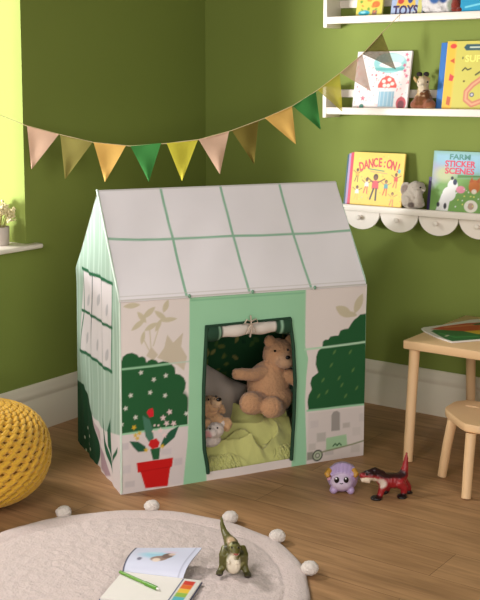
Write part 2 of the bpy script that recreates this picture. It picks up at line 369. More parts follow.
    p.line(F_((333, 446), (335, 443.5), (337, 445.5), (339, 443), (341, 445)), .005, (40, 84, 48))
    p.ell(uz(317.5, 455.5), .024, .024, (70, 76, 66)); p.ell(uz(317.5, 455.5), .018, .018, (186, 198, 170)); p.ell(uz(317.5, 455.5), .011, .011, (96, 104, 88)); p.ell(uz(317.5, 455.5), .007, .007, (198, 200, 184))
    p.line(F_((322, 452), (334, 449), (352, 444), (364, 440)), .006, (142, 148, 112))
    # white threshold strip
    ub, ur = uL(.035), uR(.035); p.poly([(ub, -.01), (ur, -.01), (ur, ZB + .01), (ub, ZB + .01)], (230, 220, 214))
    return p.C
def front_pos(U, Z): return tl(U, -.014 * Z / .72 + wr(U, Z, .003), Z)
fp = MB(); st = .0032
def fpatch(u0f, u1f, z0f, z1f, nu, nz):
    s_, t_ = np.meshgrid(np.linspace(0, 1, nu), np.linspace(0, 1, nz), indexing='ij')
    U = .5 * s_; 
    for _ in range(4):
        Z = z0f(U) + (z1f(U) - z0f(U)) * t_; U = u0f(Z) + (u1f(Z) - u0f(Z)) * s_
    fp.grid(front_pos(U, Z), 0, front_paint(U, Z))
zero = lambda u: 0 * u; one = lambda z: 0 * z + TW
zt_ = lambda u: 0 * u + ZT; zb_ = lambda u: 0 * u + ZB
nz = int(.72 / st)
fpatch(lambda z: 0 * z, uL, zero, eave, 90, nz); fpatch(uR, one, zero, eave, 90, nz)
fpatch(uL, uR, zt_, eave, 120, 70); fpatch(uL, uR, zero, zb_, 120, 12)
fp.build('front_panel', M_print, tent)

AP_L, AP_R = .257, .235
def roof_edge(u, t):                       # front slope, t 0 at the eave, 1 at the ridge
    w0, z0 = -.018, eave(u); w1 = AP_L + (AP_R - AP_L) * u / TW; z1 = 1.100 - .002 * u / TW
    sag = 4 * t * (1 - t) * (.010 + .004 * np.sin(u * 9)) * np.sin(np.clip(u / TW, 0, 1) * PI) ** .4
    return w0 + (w1 - w0) * t + sag * .75 + wr(u * 1.4, t, .0025) * (1 - t) * t * 4, z0 + (z1 - z0) * t - sag * .6 + wr(u * 1.1, t * 1.3, .002) * t * (1 - t) * 4
def roof_uv(x, y):
    p0 = A + ey * -.018 + ez * .72; d = ey * .264 + ez * .379; n = np.cross(ex, d); p = on_plane(x, y, p0, n) - p0
    return (p @ ex, (p @ ez) / .379)
U, T = np.meshgrid(np.linspace(-.002 , TW - .006, 300), np.linspace(-.012, 1, 130), indexing='ij')
Wd, Zd = roof_edge(U, T)
pr_ = Paint(U, T * .462, (244, 238, 240))
def R_(*pts):
    return [(roof_uv(*q)[0], roof_uv(*q)[1] * .462) for q in pts]
GL = (150, 192, 164)
for q in (((158, 186), (173, 239), (187, 297)), ((218, 183), (233, 235), (250, 292)), ((277, 181), (294, 232), (312, 288))): pr_.line(R_(*q), .010, GL)
pr_.line(R_((95, 240), (170, 238.5), (233, 235), (294, 231.5), (356, 228)), .010, GL)
pr_.line([(-.02, .0), (TW + .02, .0)], .006, (204, 196, 188)); pr_.line([(-.02, .017), (TW + .02, .017)], .0025, (206, 198, 190))
pr_.line([(-.02, .459), (TW + .02, .459)], .006, (206, 202, 196))
rf = MB().grid(tl(U + .0327 * Wd / TD * (1 - U / TW), Wd, Zd), 0, pr_.C)
U2, T2 = np.meshgrid(np.linspace(-.002, TW - .006, 60), np.linspace(0, 1, 30), indexing='ij')
w1 = AP_L + (AP_R - AP_L) * U2 / TW; z1 = 1.100 - .002 * U2 / TW
wb = w1 + (.632 - w1) * T2
rf.grid(tl(U2 + .0327 * wb / TD * (1 - U2 / TW), wb, z1 + (.742 - z1) * T2), 0, None, (230, 220, 216))
rf.build('roof', M_print, tent)
def gable(left):
    ns, nt = (180, 280) if left else (40, 80); AW = AP_L if left else AP_R; ZA = 1.098 if left else 1.094
    s_, z_ = np.meshgrid(np.linspace(0, 1, ns), np.linspace(0, ZA, nt), indexing='ij')
    fe = np.where(z_ < .722, -.014 * z_ / .722, -.014 + (AW + .014) * (z_ - .722) / (ZA - .722))
    re = np.where(z_ < .745, .664 - .034 * z_ / .745, .630 - (.630 - AW) * (z_ - .745) / (ZA - .745))
    w = fe + (re - fe) * s_
    amp = np.sin(np.clip(s_, 0, 1) * PI) ** .5
    if left:
        bul = -.004 * np.exp(-((z_ - .76) / .06) ** 2) * s_
        u = .0327 * w / .664 + bul - amp * (.003 * np.sin(w * 34 + z_ * 2.2) + .002 * np.sin(w * 71 - z_ * 3 + 1))
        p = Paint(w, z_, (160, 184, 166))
        for k in range(11):
            x = .03 + k * .060; p.line([(x + .014 * math.sin(j * .7 + k * .4), j * .08) for j in range(15)], .010 + .012 * (k % 2), (188, 208, 194), soft=.004, op=.75)
        win = G_((84, 268), (111.5, 283.5), (111, 371.5), (80.5, 350)); p.poly(win, (216, 208, 208))
        for a in (G_((84, 268), (84, 310), (80.5, 350)), G_((111.5, 283.5), (111, 371.5))): p.line(a, .009, (64, 124, 92))
        for a in (G_((93.2, 273), (92.6, 315), (91.5, 357)), G_((102.3, 278), (102, 322), (102.2, 365))): p.line(a, .008, (84, 96, 92))
        for a in (G_((83, 268), (92, 274), (97, 275.5), (112, 284)), G_((80, 350), (92, 357), (101, 365), (111.5, 372))): p.line(a, .014, (34, 96, 62))
        p.line(G_((82.5, 310), (93, 316), (101, 322), (111.5, 328)), .012, (34, 96, 62))
        for x, y in ((88, 300), (98, 300), (107, 310), (87, 338), (97, 345), (107, 355)): p.leaf(gz(x - 1, y + 6), gz(x + 1, y - 6), .03, (184, 180, 182))
        p.poly(G_((76, 379), (79, 381), (84, 384), (85, 390), (89, 399), (91, 410), (94.5, 424), (98, 440), (100.5, 452), (100, 466), (76, 462)), (30, 70, 44))
        p.poly(G_((92, 414), (97, 421), (102, 428), (108, 432), (115, 434), (124, 436), (124, 510), (90, 480), (97, 466), (100, 452), (96, 432)), (224, 214, 212))
        p.poly(G_((97, 432), (101, 446), (107, 462), (110, 476), (106, 476), (102, 468), (101, 452)), (176, 148, 156), soft=.004)
        p.poly(G_((93, 418), (98, 430), (101, 440), (98, 440)), (196, 172, 176), soft=.003)
        p.poly(G_((102.5, 417), (106, 440), (111, 462), (112, 474), (109.5, 464), (104.5, 445)), (36, 92, 62)); p.poly(G_((109.5, 418), (110, 440), (111, 460), (108, 446), (107.5, 430)), (36, 92, 62))
        p.poly(G_((118, 447), (117.5, 453), (113.5, 460), (111.5, 464), (112.5, 456)), (36, 92, 62))
        for x, y in ((87, 428), (90, 436), (89, 444), (86, 450), (91, 449), (85, 437)): p.ell(gz(x, y), .008, .006, (210, 212, 184))
        p.line([(0, .0), (-.014, .72)], .014, (214, 228, 214)); C = p.C
    else:
        u = TW - .004 + .008 * z_ * np.sin(np.clip(z_ / .72, 0, 1) * PI) + amp * .004 * np.sin(w * 30); C = Paint(w, z_, (190, 220, 196)).C
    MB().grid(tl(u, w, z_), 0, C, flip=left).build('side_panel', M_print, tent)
gable(True); gable(False)
U, Z = rect_grid(0, TW, 0, .742, .006)
p = Paint(U, Z, (222, 214, 204)); hedge = [(.05, .0), (TW - .02, .0), (TW - .02, .60), (.9, .64), (.82, .6), (.7, .645), (.58, .6), (.46, .64), (.34, .6), (.22, .63), (.1, .58), (.05, .5)]
p.poly(hedge, (44, 92, 54))
for k in range(130):
    a = random.uniform(.05, 1.0); b = random.uniform(.05, .6); t = random.uniform(0, 2 * PI); l = random.uniform(.02, .05)
    p.leaf((a, b), (a + math.cos(t) * l, b + math.sin(t) * l), l * .5, random.choice(((120, 132, 66), (84, 118, 60), (30, 70, 46), (158, 154, 88))))
MB().grid(tl(U + .0327 * (1 - U / TW), .660 - .03 * Z / .742 + wr(U, Z, .004), Z), 0, p.C).build('rear_panel', M_print, tent)
MB().box((-TW / 2 + .036, -.329, .001), (TW / 2 - .006, .322, .006)).build('groundsheet', M_offwhite, tent)
# pale piping on the gable edge and corners
pp = MB()
pp.tube([tl(.001, -.016, .722), tl(.004, .12, .912), tl(.008, AP_L, 1.101)], .0045, dome=True)
pp.tube([tl(.003, .001, .006), tl(.003, -.006, .36), tl(.002, -.013, .722)], .0035)
pp.build('edge_piping', mat('pale_mint_piping', (214, 232, 216), .8, .05, 20), tent)
M_tab = mat('grey_green_tab', (120, 160, 134), .8)
for x, y in ((187, 297.5), (250, 292.5), (312, 288)):
    u_, _ = uz(x, y); MB().ell(tl(u_, -.024, eave(u_) + .002), (.006, .005, .008)).build('line_end_tab', M_tab, tent)
# door binding and rolled-up door
db = MB()
zz = np.linspace(.03, ZT, 24)
for f_ in (uL, uR):
    db.tube([tl(float(f_(z)) + (.004 if f_ is uL else -.004), -.014 * z / .72 - .005, z) for z in zz], .0075, seg=8)
db.tube([tl(u, -.014 * ZT / .72 - .002, ZT + .002) for u in np.linspace(float(uL(ZT)), float(uR(ZT)), 8)], .005, seg=8)
db.build('door_binding', M_binding, tent)
ua, ub = float(uL(ZT)) + .004, float(uR(ZT)) - .004
M_roll = mat('rolled_door_cloth', (0, 0, 0), .85, .05, 30, .15, 300, painted=True)
rl = MB(); nseg = 40; us = np.linspace(ua, ub, nseg); ang = np.linspace(0, 2 * PI, 20, endpoint=False); P = []; C = []
for u in us:
    f_ = (u - ua) / (ub - ua); r_ = .026 + .003 * math.sin(f_ * 21) + (.006 if f_ < .16 or f_ > .86 else 0)
    col = (30, 68, 46) if (f_ < .2 or f_ > .84) else (226, 216, 204)
    if .135 < f_ < .165 or .885 < f_ < .91: col = (150, 190, 160)
    P.append([tl(u, .006 + r_ * math.cos(a) * .9, ZT - .026 + r_ * math.sin(a) * (1 + .06 * math.sin(3 * a + f_ * 8))) for a in ang]); C.append([lin(col)] * 20)
P = np.array(P).transpose(1, 0, 2); C = np.array(C).transpose(1, 0, 2)
rl.grid(P, 0, C, wrap=True, flip=True)
for q, e in ((ua, 0), (ub, -1)):
    rl.add(np.vstack([P[:, e], P[:, e].mean(0)]), [(i, (i + 1) % 20, 20) for i in range(20)], 0, (30, 68, 46))
roll = rl.build('rolled_door', M_roll, tent)
ti = MB(); um = ua + (ub - ua) * .5
ti.tube([tl(um, -.03, ZT + .03), tl(um + .002, -.034, ZT - .02), tl(um, -.024, ZT - .052)], .006, flat=.4)
for sgn in (-1, 1):
    ti.tube([tl(um, -.032, ZT + .008), tl(um + sgn * .02, -.038, ZT + .018), tl(um + sgn * .028, -.036, ZT + .004), tl(um, -.034, ZT - .002)], .005, flat=.4)
    ti.tube([tl(um, -.034, ZT), tl(um + sgn * .014, -.037, ZT - .02), tl(um + sgn * .02, -.034, ZT - .036)], .0045, flat=.4)
part_label(ti.build('tie_ribbon', mat('pinkish_ribbon', (206, 186, 168), .8, .1, 50), roll), 'pinkish beige ribbon')

# ------------------------------------------------------------------ inside the tent
def tent_loc(u, w, z=.006): return A + ex * u + ey * w + ez * z
def tP(x, y, w, root):                                # picture point at depth w -> coordinates in a frame at root aligned with the tent
    p = tw(x, y, w) - np.array(root); return np.array([p @ ex, p @ ey, p[2]])
M_fur = mat('fluffy_fur', (0, 0, 0), .95, .22, 90, .9, 260, painted=True, spec=.1, sheen=.3)
# big grey cushion leaning in the left corner
cw = tw(210, 388, .30); cq = cw - A; rc = tent_loc(cq @ ex, cq @ ey)
cu = thing('cushion', 'plain grey square cushion leaning inside the tent behind the small tan puppy', 'cushion', rc, TANG)
s_, t_ = np.meshgrid(np.linspace(-1, 1, 40), np.linspace(-1, 1, 40), indexing='ij')
th = .055 * np.clip((1 - np.abs(s_) ** 2.6) * (1 - np.abs(t_) ** 2.6), 0, 1) ** .55
pin = 1 - .06 * (np.abs(s_ * t_)) ** .0 * (1 - np.abs(s_ * t_))
X = s_ * .145 * (1 - .08 * (1 - t_ ** 2) * np.abs(s_)); Zc = t_ * .145 * (1 - .08 * (1 - s_ ** 2) * np.abs(t_))
rotc = Euler((math.radians(-14), math.radians(33), math.radians(4))).to_matrix()
mbc = MB()
for sg in (1, -1):
    V = np.stack([X, sg * th + .004 * np.sin(s_ * 7 + t_ * 5), Zc], -1).reshape(-1, 3) @ np.array(rotc).T
    mbc.grid(V.reshape(40, 40, 3), 0, flip=sg > 0)
zmin = min(v[:, 2].min() for v in mbc.v)
mbc.build('cover', mat('grey_cushion_cloth', (176, 164, 152), .9, .06, 20, .2, 300), cu, (0, 0, -zmin))
# teddy bear
w0 = .21; bx, by = 264, 412
r0 = tent_loc(uz(bx, by, w0)[0], w0); rt0 = r0.copy()
ted = thing('teddy_bear', 'large tan teddy bear sitting inside the tent on the green blanket', 'soft toy', r0, TANG)
q = lambda x, y, w: tP(x, y, w, rt0)
sc = 1 / 262.0
tb = MB()
tb.ell(q(268, 385, .21), (24 * sc, .07, 27 * sc)); tb.ell(q(270, 398, .20), (26 * sc, .075, 17 * sc)); tb.ell(q(278, 354, .20), (17 * sc, .058, 17 * sc))
tb.ell(q(285, 361, .15), (10 * sc, .035, 8 * sc))
for ear in ((269.5, 341), (290, 341)): tb.ell(q(*ear, .20), (6.5 * sc, .016, 6.5 * sc))
tb.tube([q(264, 372, .19), q(251, 375, .16), q(241, 374, .15), q(234, 374, .15)], [.030, .026, .024, .021])
tb.tube([q(286, 374, .18), q(296, 380, .15), q(302, 388, .14)], [.030, .027, .024])
tb.tube([q(262, 402, .18), q(254, 403, .13), q(250, 403, .09)], [.045, .045, .047]); tb.tube([q(276, 406, .18), q(273, 407, .12), q(271, 407, .08)], [.045, .043, .044])
for foot in ((250, 403, .075), (271, 407, .065)): tb.ell(q(*foot), (11.5 * sc, .03, 11.5 * sc))
blob('body', tb, .0042, M_fur, ted, 3, .0035, 150, base=(214, 164, 122), colfn=[(q(285, 362, .14), (.045, .03, .032), (222, 178, 140), .4)])
for x, y in ((275, 351), (288, 350)): MB().ell(q(x, y, .138), .0048).build('eye', M_black, ted)
MB().ell(q(288, 357.5, .112), (.011, .007, .008)).build('nose', M_black, ted)
# puppy
w0 = .11; r1 = tent_loc(uz(214, 432, w0)[0], w0, .02)
pup = thing('plush_puppy', 'small tan plush puppy with a black nose lying at the left of the tent doorway', 'soft toy', r1, TANG)
q = lambda x, y, w: tP(x, y, w, r1); tb = MB()
tb.ell(q(211, 404, .12), (10 * sc, .042, 9 * sc)); tb.ell(q(216, 402, .085), (6 * sc, .026, 5.5 * sc)); tb.ell(q(209, 420, .13), (13 * sc, .055, 13 * sc)); tb.ell(q(208, 430, .12), (14 * sc, .055, 8 * sc))
tb.ell(q(204, 408, .10), (4 * sc, .018, 8 * sc), (0, .3, 0)); tb.ell(q(222, 409, .13), (3.5 * sc, .014, 6 * sc), (0, -.3, 0))
tb.tube([q(214, 418, .10), q(221, 423, .08), q(229, 425, .07)], [.028, .026, .027]); tb.tube([q(206, 420, .08), q(205, 428, .07)], [.026, .024])
blob('body', tb, .0036, M_fur, pup, 2, .005, 110, base=(216, 172, 128), colfn=[(q(219, 403, .07), (.03, .02, .02), (228, 190, 150), .4)])
MB().ell(q(219, 399.5, .058), (.011, .006, .008)).build('nose', M_black, pup)
for x, y in ((208.5, 399.5), (216, 396.5)): MB().ell(q(x, y, .078), .0045).build('eye', M_black, pup)
# pale rabbit in front of it
w0 = .06; r2 = tent_loc(uz(212, 446, w0)[0], w0, .02)
rab = thing('plush_toy', 'small white plush toy with a pink ear lying below the tan puppy', 'soft toy', r2, TANG)
q = lambda x, y, w: tP(x, y, w, r2); tb = MB()
tb.ell(q(215, 430, .05), (9.5 * sc, .03, 8 * sc)); tb.ell(q(210, 440, .07), (12 * sc, .035, 7 * sc)); tb.ell(q(212, 433, .03), (6 * sc, .018, 5 * sc)); tb.ell(q(206, 434, .03), (3.5 * sc, .01, 7 * sc), (0, .7, 0)); tb.ell(q(222, 425, .06), (3 * sc, .01, 5 * sc), (0, .5, 0))
blob('body', tb, .003, M_fur, rab, 2, .002, 160, base=(228, 214, 204), colfn=[(q(206, 437, .02), (.022, .03, .025), (220, 162, 160), .4)])
for x, y in ((217.5, 428), (210, 429)): MB().ell(q(x, y, .018), .0035).build('eye', M_black, rab)
# lime blanket heaped over the tent floor
nb_u, nb_w = 200, 130
U, Wq = np.meshgrid(np.linspace(float(uL(.05)) - .02, float(uR(.05)) + .06, nb_u), np.linspace(.022, .36, nb_w), indexing='ij')
def fold(u, w):
    a = np.array([[noise.noise(Vector((x * 9, y * 12, 1.3))) for x, y in zip(r, s)] for r, s in zip(u, w)])
    b = np.array([[noise.noise(Vector((x * 22 + y * 14, y * 10 - x * 6, 4.1))) for x, y in zip(r, s)] for r, s in zip(u, w)])
    return a, b
fa, fb = fold(U, Wq)
ramp = np.clip((Wq - .022) / .11, 0, 1)
un = (U - U.min()) / (U.max() - U.min())
fc = np.array([[noise.noise(Vector((x * 7 + y * 9, y * 5 - x * 4, 8.7))) for x, y in zip(r, s)] for r, s in zip(U, Wq)])
ridge = (1 - np.abs(fc) * 2.6); ridge2 = (1 - np.abs(fa) * 2.4)
H = .014 + ramp ** .8 * (.036 + .060 * un) + np.clip((Wq - .12) / .1, 0, 1) * .028 + np.clip(ridge, 0, 1) ** 1.3 * .058 * np.clip(ramp * 2.2, .12, 1) + np.clip(ridge2, 0, 1) ** 1.4 * .036 * np.clip(ramp * 2.5, .15, 1) - np.abs(fb) * .012
H = np.maximum(H, .012 + .002 * np.sin(U * 60))
H[:, -6:] *= np.linspace(1, .35, 6)[None, :]
H[:, :3] *= np.array([.5, .8, 1])[None, :]
rb_ = tent_loc(.5, .19, .006)
blk = thing('fringed_blanket', 'lime green fringed blanket heaped on the floor inside the tent', 'blanket', rb_, TANG)
M_blk = mat('lime_blanket_weave', (206, 206, 128), .95, .14, 40, .5, 350, sheen=.3)
MB().grid(np.stack([U - .5, Wq - .19, H], -1)).build('throw', M_blk, blk)
for k0, k1 in ((0, 30), (56, 74)):
    fr = MB()
    for k in range(k0, k1):
        i = int(k * (nb_u - 1) / 73)
        for row in range(2):
            u = U[i, 0] - .5 + random.uniform(-.004, .004); z = H[i, 2 + row * 6] + .004; w = -.160 + row * .020
            j = random.uniform(-.012, .012); l = random.uniform(.020, .032)
            fr.tube([(u, w + .012, z + .010), (u + j * .3, w, z + .007), (u + j, w - l * .4, max(z - .002, .006)), (u + j * 1.6, max(w - l * .62, -.176), max(z - .014, .004))], [.0040, .0044, .0036, .0026], seg=6)
    fr.build('fringe', M_blk, blk)

# ------------------------------------------------------------------ bunting
bn = np.array([1.3, -1.15, 0]); bp0 = (0, -1.45, 0)
def B(x, y, d=0.0):
    return on_plane(x, y, np.array(bp0) + bn / np.linalg.norm(bn) * d, bn)
bt = thing('bunting', 'string of pennant bunting strung across the corner above the tent', 'bunting', B(150, 148))
bo = np.array(bt.location)
sp = [(-40, 100), (0, 115), (26, 125.5), (60, 134.5), (94, 142.5), (130, 146), (166, 143.5), (199, 139.5), (231, 130.7), (264, 118.5), (293, 105.6), (317, 90.5), (340, 73), (362, 54.5), (382, 33), (401, 13.5)]
MB().tube([B(*p) for p in sp], .0016, seg=6, dome=False).build('string', mat('jute_string', (196, 176, 130), .9, .1, 60), bt, sub=bo)
FC = {'blush': (214, 178, 150), 'tan': (152, 142, 70), 'amber': (230, 186, 98), 'green': (62, 138, 62), 'lime': (206, 196, 60), 'olive': (120, 104, 34)}
flags = [('tan', 'blush', (27, 126), (59, 134), (31.4, 169.6), 1), ('tan', 'tan', (60.3, 134.7), (92.2, 142.6), (65, 179.6), 1), ('', 'amber', (93.5, 142), (126, 145.3), (105, 182.3), 1),
         ('', 'green', (130.2, 145.6), (161, 143), (149, 182), 1), ('', 'lime', (166.7, 143.2), (198, 139.6), (182, 181.3), 1), ('', 'blush', (198.6, 139.5), (229, 131.5), (220, 174.4), 1),
         ('', 'olive', (231.8, 130.5), (258.8, 121), (254, 164), 1), ('', 'amber', (264.8, 118), (292, 105.8), (296, 144.6), 1), ('', 'green', (292.6, 105.6), (316, 91.2), (320.8, 130), 1),
         ('', 'lime', (317.6, 90), (339.6, 73), (342.5, 112), .5), ('', 'blush', (340.5, 72.8), (362.3, 54.5), (371, 91.5), .5), ('', 'olive', (362.6, 54.2), (382, 33), (396, 69.5), .58)]
fm = {}
for i, (_, c, a, b, t, al) in enumerate(flags):
    if (c, al) not in fm: fm[(c, al)] = mat('flag_cloth_' + c, FC[c], .9, .08, 60, .2, 500, alpha=al, trans=.25 if al == 1 else 0)
    a_, b_, t_ = B(*a), B(*b), B(*t); n_ = np.cross(b_ - a_, t_ - a_); n_ /= np.linalg.norm(n_)
    m_ = MB(); N_ = 10; rows = []
    for s in np.linspace(0, .985, N_):
        L_ = a_ + (t_ - a_) * s; R__ = b_ + (t_ - b_) * s
        rows.append([L_ + (R__ - L_) * k + n_ * (.004 * math.sin(k * 5 + i) * math.sin(s * 4 + i * 1.7)) for k in np.linspace(0, 1, 7)])
    P = np.array(rows); m_.grid(P, 0); m_.grid(P + n_ * .0014, 0, flip=True)
    m_.tube([a_ + (t_ - a_) * .02, b_ + (t_ - b_) * .02], .0028, seg=6, flat=.6)
    m_.build('pennant', fm[(c, al)], bt, sub=bo)

# ------------------------------------------------------------------ wall shelves
def wall_shelf(label, x0, x1, z, scallop=False):
    r = thing('wall_shelf', label, 'shelf', (x0, 0, z), 0, 'wall shelves')
    L_ = x1 - x0
    MB().box((0, -.118, -.010), (L_, -.002, .006), bev=.002).build('board', M_white, r)
    if not scallop:
        MB().box((.02, -.128, -.014), (L_ - .02, -.114, .018), bev=.003).build('front_lip', M_white, r)
        for x in (0, L_ - .02): MB().box((x, -.128, -.030), (x + .02, -.002, .112), bev=.003).build('side_panel', M_white, r)
        MB().box((.02, -.014, .062), (L_ - .02, -.002, .098), bev=.002).build('back_rail', M_white, r)
    else:
        MB().box((0, -.130, -.012), (L_, -.112, .018), bev=.003).build('front_lip', M_white, r)
        sw = .192; ap = MB(); x = .024
        while x + sw * .99 < L_ + .02:
            pts = [(x + sw / 2 + sw / 2 * .985 * math.cos(t), -.100, -.012 - .082 * math.sin(t)) for t in np.linspace(0, PI, 24)]
            ap.prism(pts, (0, -.010, 0)); cx = x + sw / 2
            x += sw
            pg = MB(); pg.tube([(cx - .004, -.105, -.042), (cx - .004, -.124, -.040)], [.0065, .0065], seg=12).ell((cx - .004, -.127, -.0395), (.0115, .007, .0115))
            pg.build('peg', M_white, r)
        ap.build('scalloped_apron', M_white, r)
    return r
ZTOP, ZMID, ZLOW = 1.780, 1.372, .932
wall_shelf('white picture-ledge shelf at the top edge, holding the cropped books and plush', .777, 1.78, ZTOP)
wall_shelf('white picture-ledge shelf holding the mushroom book and giraffe', .777, 1.78, ZMID)
wall_shelf('white shelf with a scalloped apron and round pegs, lowest of the three', .858, 1.86, ZLOW, True)

def book(name, label, x0, x1, h, z, paint, yb=-.100, lean=14, thick=.012, spine=(220, 210, 200), titles=(), skew=0.0, group=None):
    """standing book: front face at local y=0, leaning back on the wall"""
    w = x1 - x0
    r = thing(name, label, 'book', (x0, yb, z), 0, group or 'books on the wall shelves', rot=(math.radians(-lean), math.radians(skew), 0))
    c = MB(); X, Z = rect_grid(0, w, 0, h, .0024)
    p = Paint(X, Z, spine); paint(p, w, h)
    c.grid(np.stack([X, 0 * X, Z], -1), 0, p.C)
    c.box((0, .0002, 0), (w, .002, h), 0, spine); c.box((0, thick - .002, 0), (w, thick, h), 0, spine); c.box((0, 0.0002, 0), (.002, thick, h), 0, spine)
    cv = c.build('cover', M_paintsmooth, r, smooth=False)
    MB().box((.002, .002, .003), (w - .003, thick - .002, h - .003)).build('pages', M_paper, r, smooth=False)
    for (body, size, cx, cz, col, arc, sx) in titles:
        t = MB(); n = len(body)
        if arc:
            for k, ch in enumerate(body):
                f_ = (k - (n - 1) / 2) * size * .68 * sx; th = f_ * arc
                M_ = Matrix.Translation((cx * w + f_, -.0006, cz * h - abs(f_) * abs(f_) * arc * 1.6)) @ Euler((PI / 2, 0, 0)).to_matrix().to_4x4() @ Matrix.Rotation(-th * 1.6, 4, 'Z')
                t.text(ch, size, M_, bold=size * .03, sx=sx)
        else:
            t.text(body, size, Matrix.Translation((cx * w, -.0006, cz * h)) @ Euler((PI / 2, 0, 0)).to_matrix().to_4x4(), bold=size * .03, sx=sx)
        t.build('title_lettering', mat('print_ink', col, .5, .03, 40), r, smooth=False)
    return r
def plain(col):
    def f(p, w, h): p.mix(np.ones(p.X.shape), col)
    return f
def confetti(p, w, h, n, cols, rr=(.002, .006), box=(0, 0, 1, 1)):
    for k in range(n):
        p.ell((w * random.uniform(box[0], box[2]), h * random.uniform(box[1], box[3])), random.uniform(*rr), random.uniform(*rr), random.choice(cols), random.uniform(0, 3))
# --- middle shelf
zs = ZMID + .0065
def mush(p, w, h):
    p.mix(np.ones(p.X.shape), (240, 230, 226)); confetti(p, w, h, 150, ((232, 130, 140), (240, 176, 170), (170, 206, 206), (226, 96, 110)), (.0015, .0045))
    p.ell((.62 * w, .80 * h), .30 * w, .17 * h, (150, 206, 206)); p.ell((.63 * w, .86 * h), .24 * w, .10 * h, (196, 226, 226)); p.poly([(.34 * w, .72 * h), (.90 * w, .72 * h), (.86 * w, .67 * h), (.38 * w, .67 * h)], (110, 184, 180))
    p.ell((.63 * w, .77 * h), .20 * w, .05 * h, (246, 240, 232))
    p.poly([(.44 * w, .38 * h), (.78 * w, .38 * h), (.78 * w, .43 * h), (.72 * w, .54 * h), (.61 * w, .59 * h), (.50 * w, .54 * h), (.44 * w, .43 * h)], (228, 92, 80))
    for x, y in ((.54, .49), (.64, .52), (.70, .45), (.56, .42), (.63, .42)): p.ell((x * w, y * h), .035 * w, .03 * h, (246, 226, 214))
    p.poly([(.47 * w, .06 * h), (.75 * w, .06 * h), (.75 * w, .32 * h), (.47 * w, .32 * h)], (150, 190, 208))
    for k in range(4): p.line([((.5 + .07 * k) * w, .08 * h), ((.5 + .07 * k) * w, .31 * h)], .004, (196, 214, 220))
    p.ell((.89 * w, .12 * h), .09 * w, .11 * h, (196, 84, 92)); p.ell((.89 * w, .10 * h), .06 * w, .07 * h, (120, 60, 66))
    for k in range(5): p.star(((.91 + .03 * math.sin(k * 2)) * w, (.94 - .09 * k) * h), .008, (216, 80, 120), ph=k)
    p.ell((.17 * w, .06 * h), .012, .012, (70, 130, 110)); p.star((.18 * w, .20 * h), .011, (226, 90, 110))
a, b = yp(352, 107, -.112)[0], yp(406.3, 107, -.112)[0]
book('picture_book', 'white picture book with a red mushroom and pink flecks on its cover', a - .022, b - .020, .268, zs, mush, -.075, 11, .012, (236, 228, 222))
def race(p, w, h):
    p.mix(np.ones(p.X.shape), (206, 196, 92)); p.poly([(0, 0), (.14 * w, 0), (.14 * w, h), (0, h)], (240, 186, 62), soft=.006)
    p.ell((.10 * w, .93 * h), .05 * w, .035 * h, (218, 70, 60)); p.poly([(.06 * w, .72 * h), (.14 * w, .68 * h), (.13 * w, .76 * h)], (206, 90, 50)); p.poly([(.07 * w, .44 * h), (.13 * w, .43 * h), (.15 * w, .50 * h), (.08 * w, .54 * h)], (210, 70, 70)); p.poly([(.06 * w, .1 * h), (.12 * w, .08 * h), (.13 * w, .2 * h), (.07 * w, .22 * h)], (196, 100, 60))
    p.line([(.95 * w, .75 * h), (.62 * w, .50 * h), (.45 * w, .38 * h), (.36 * w, .28 * h), (.36 * w, .17 * h), (.46 * w, .10 * h), (.62 * w, .16 * h), (.78 * w, .28 * h), (.98 * w, .40 * h)], .024, (206, 130, 100)); p.line([(.95 * w, .75 * h), (.62 * w, .50 * h), (.45 * w, .38 * h), (.36 * w, .28 * h), (.36 * w, .17 * h), (.46 * w, .10 * h), (.62 * w, .16 * h), (.78 * w, .28 * h), (.98 * w, .40 * h)], .008, (226, 168, 130))
    p.ell((.45 * w, .24 * h), .034 * w, .032 * h, (50, 56, 110)); p.ell((.45 * w, .24 * h), .02 * w, .018 * h, (200, 196, 196))
    p.line([(.27 * w, .58 * h), (.31 * w, .62 * h), (.35 * w, .59 * h), (.40 * w, .61 * h)], .006, (56, 60, 40)); p.ell((.31 * w, .43 * h), .016 * w, .015 * h, (96, 80, 30)); p.line([(.48 * w, .52 * h), (.54 * w, .56 * h)], .008, (90, 90, 50)); p.ell((.26 * w, .76 * h), .01 * w, .018 * h, (44, 58, 44)); p.ell((.25 * w, .03 * h), .02 * w, .01 * h, (80, 80, 50)); p.ell((.8 * w, .08 * h), .03 * w, .02 * h, (210, 110, 80))
    p.poly([(.30 * w, .865 * h), (.97 * w, .865 * h), (1.0 * w, .90 * h), (.97 * w, .955 * h), (.30 * w, .955 * h), (.26 * w, .91 * h)], (44, 84, 92)); p.line([(.36 * w, .91 * h), (.92 * w, .91 * h)], .006, (206, 214, 190))
a = yp(438.5, 107, -.108)[0]
book('activity_book', 'large mustard yellow book with a winding pink track on its cover', a, a + .30, .305, zs, race, -.082, 10, .011, (240, 186, 62), titles=(('SUPER', .040, .50, .745, (240, 230, 120), 0, 1.1),))
book('hardback_book', 'bright blue book standing behind the mustard yellow book', a - .034, a + .24, .300, zs, plain((52, 116, 190)), -.069, 10, .010, (52, 116, 190))
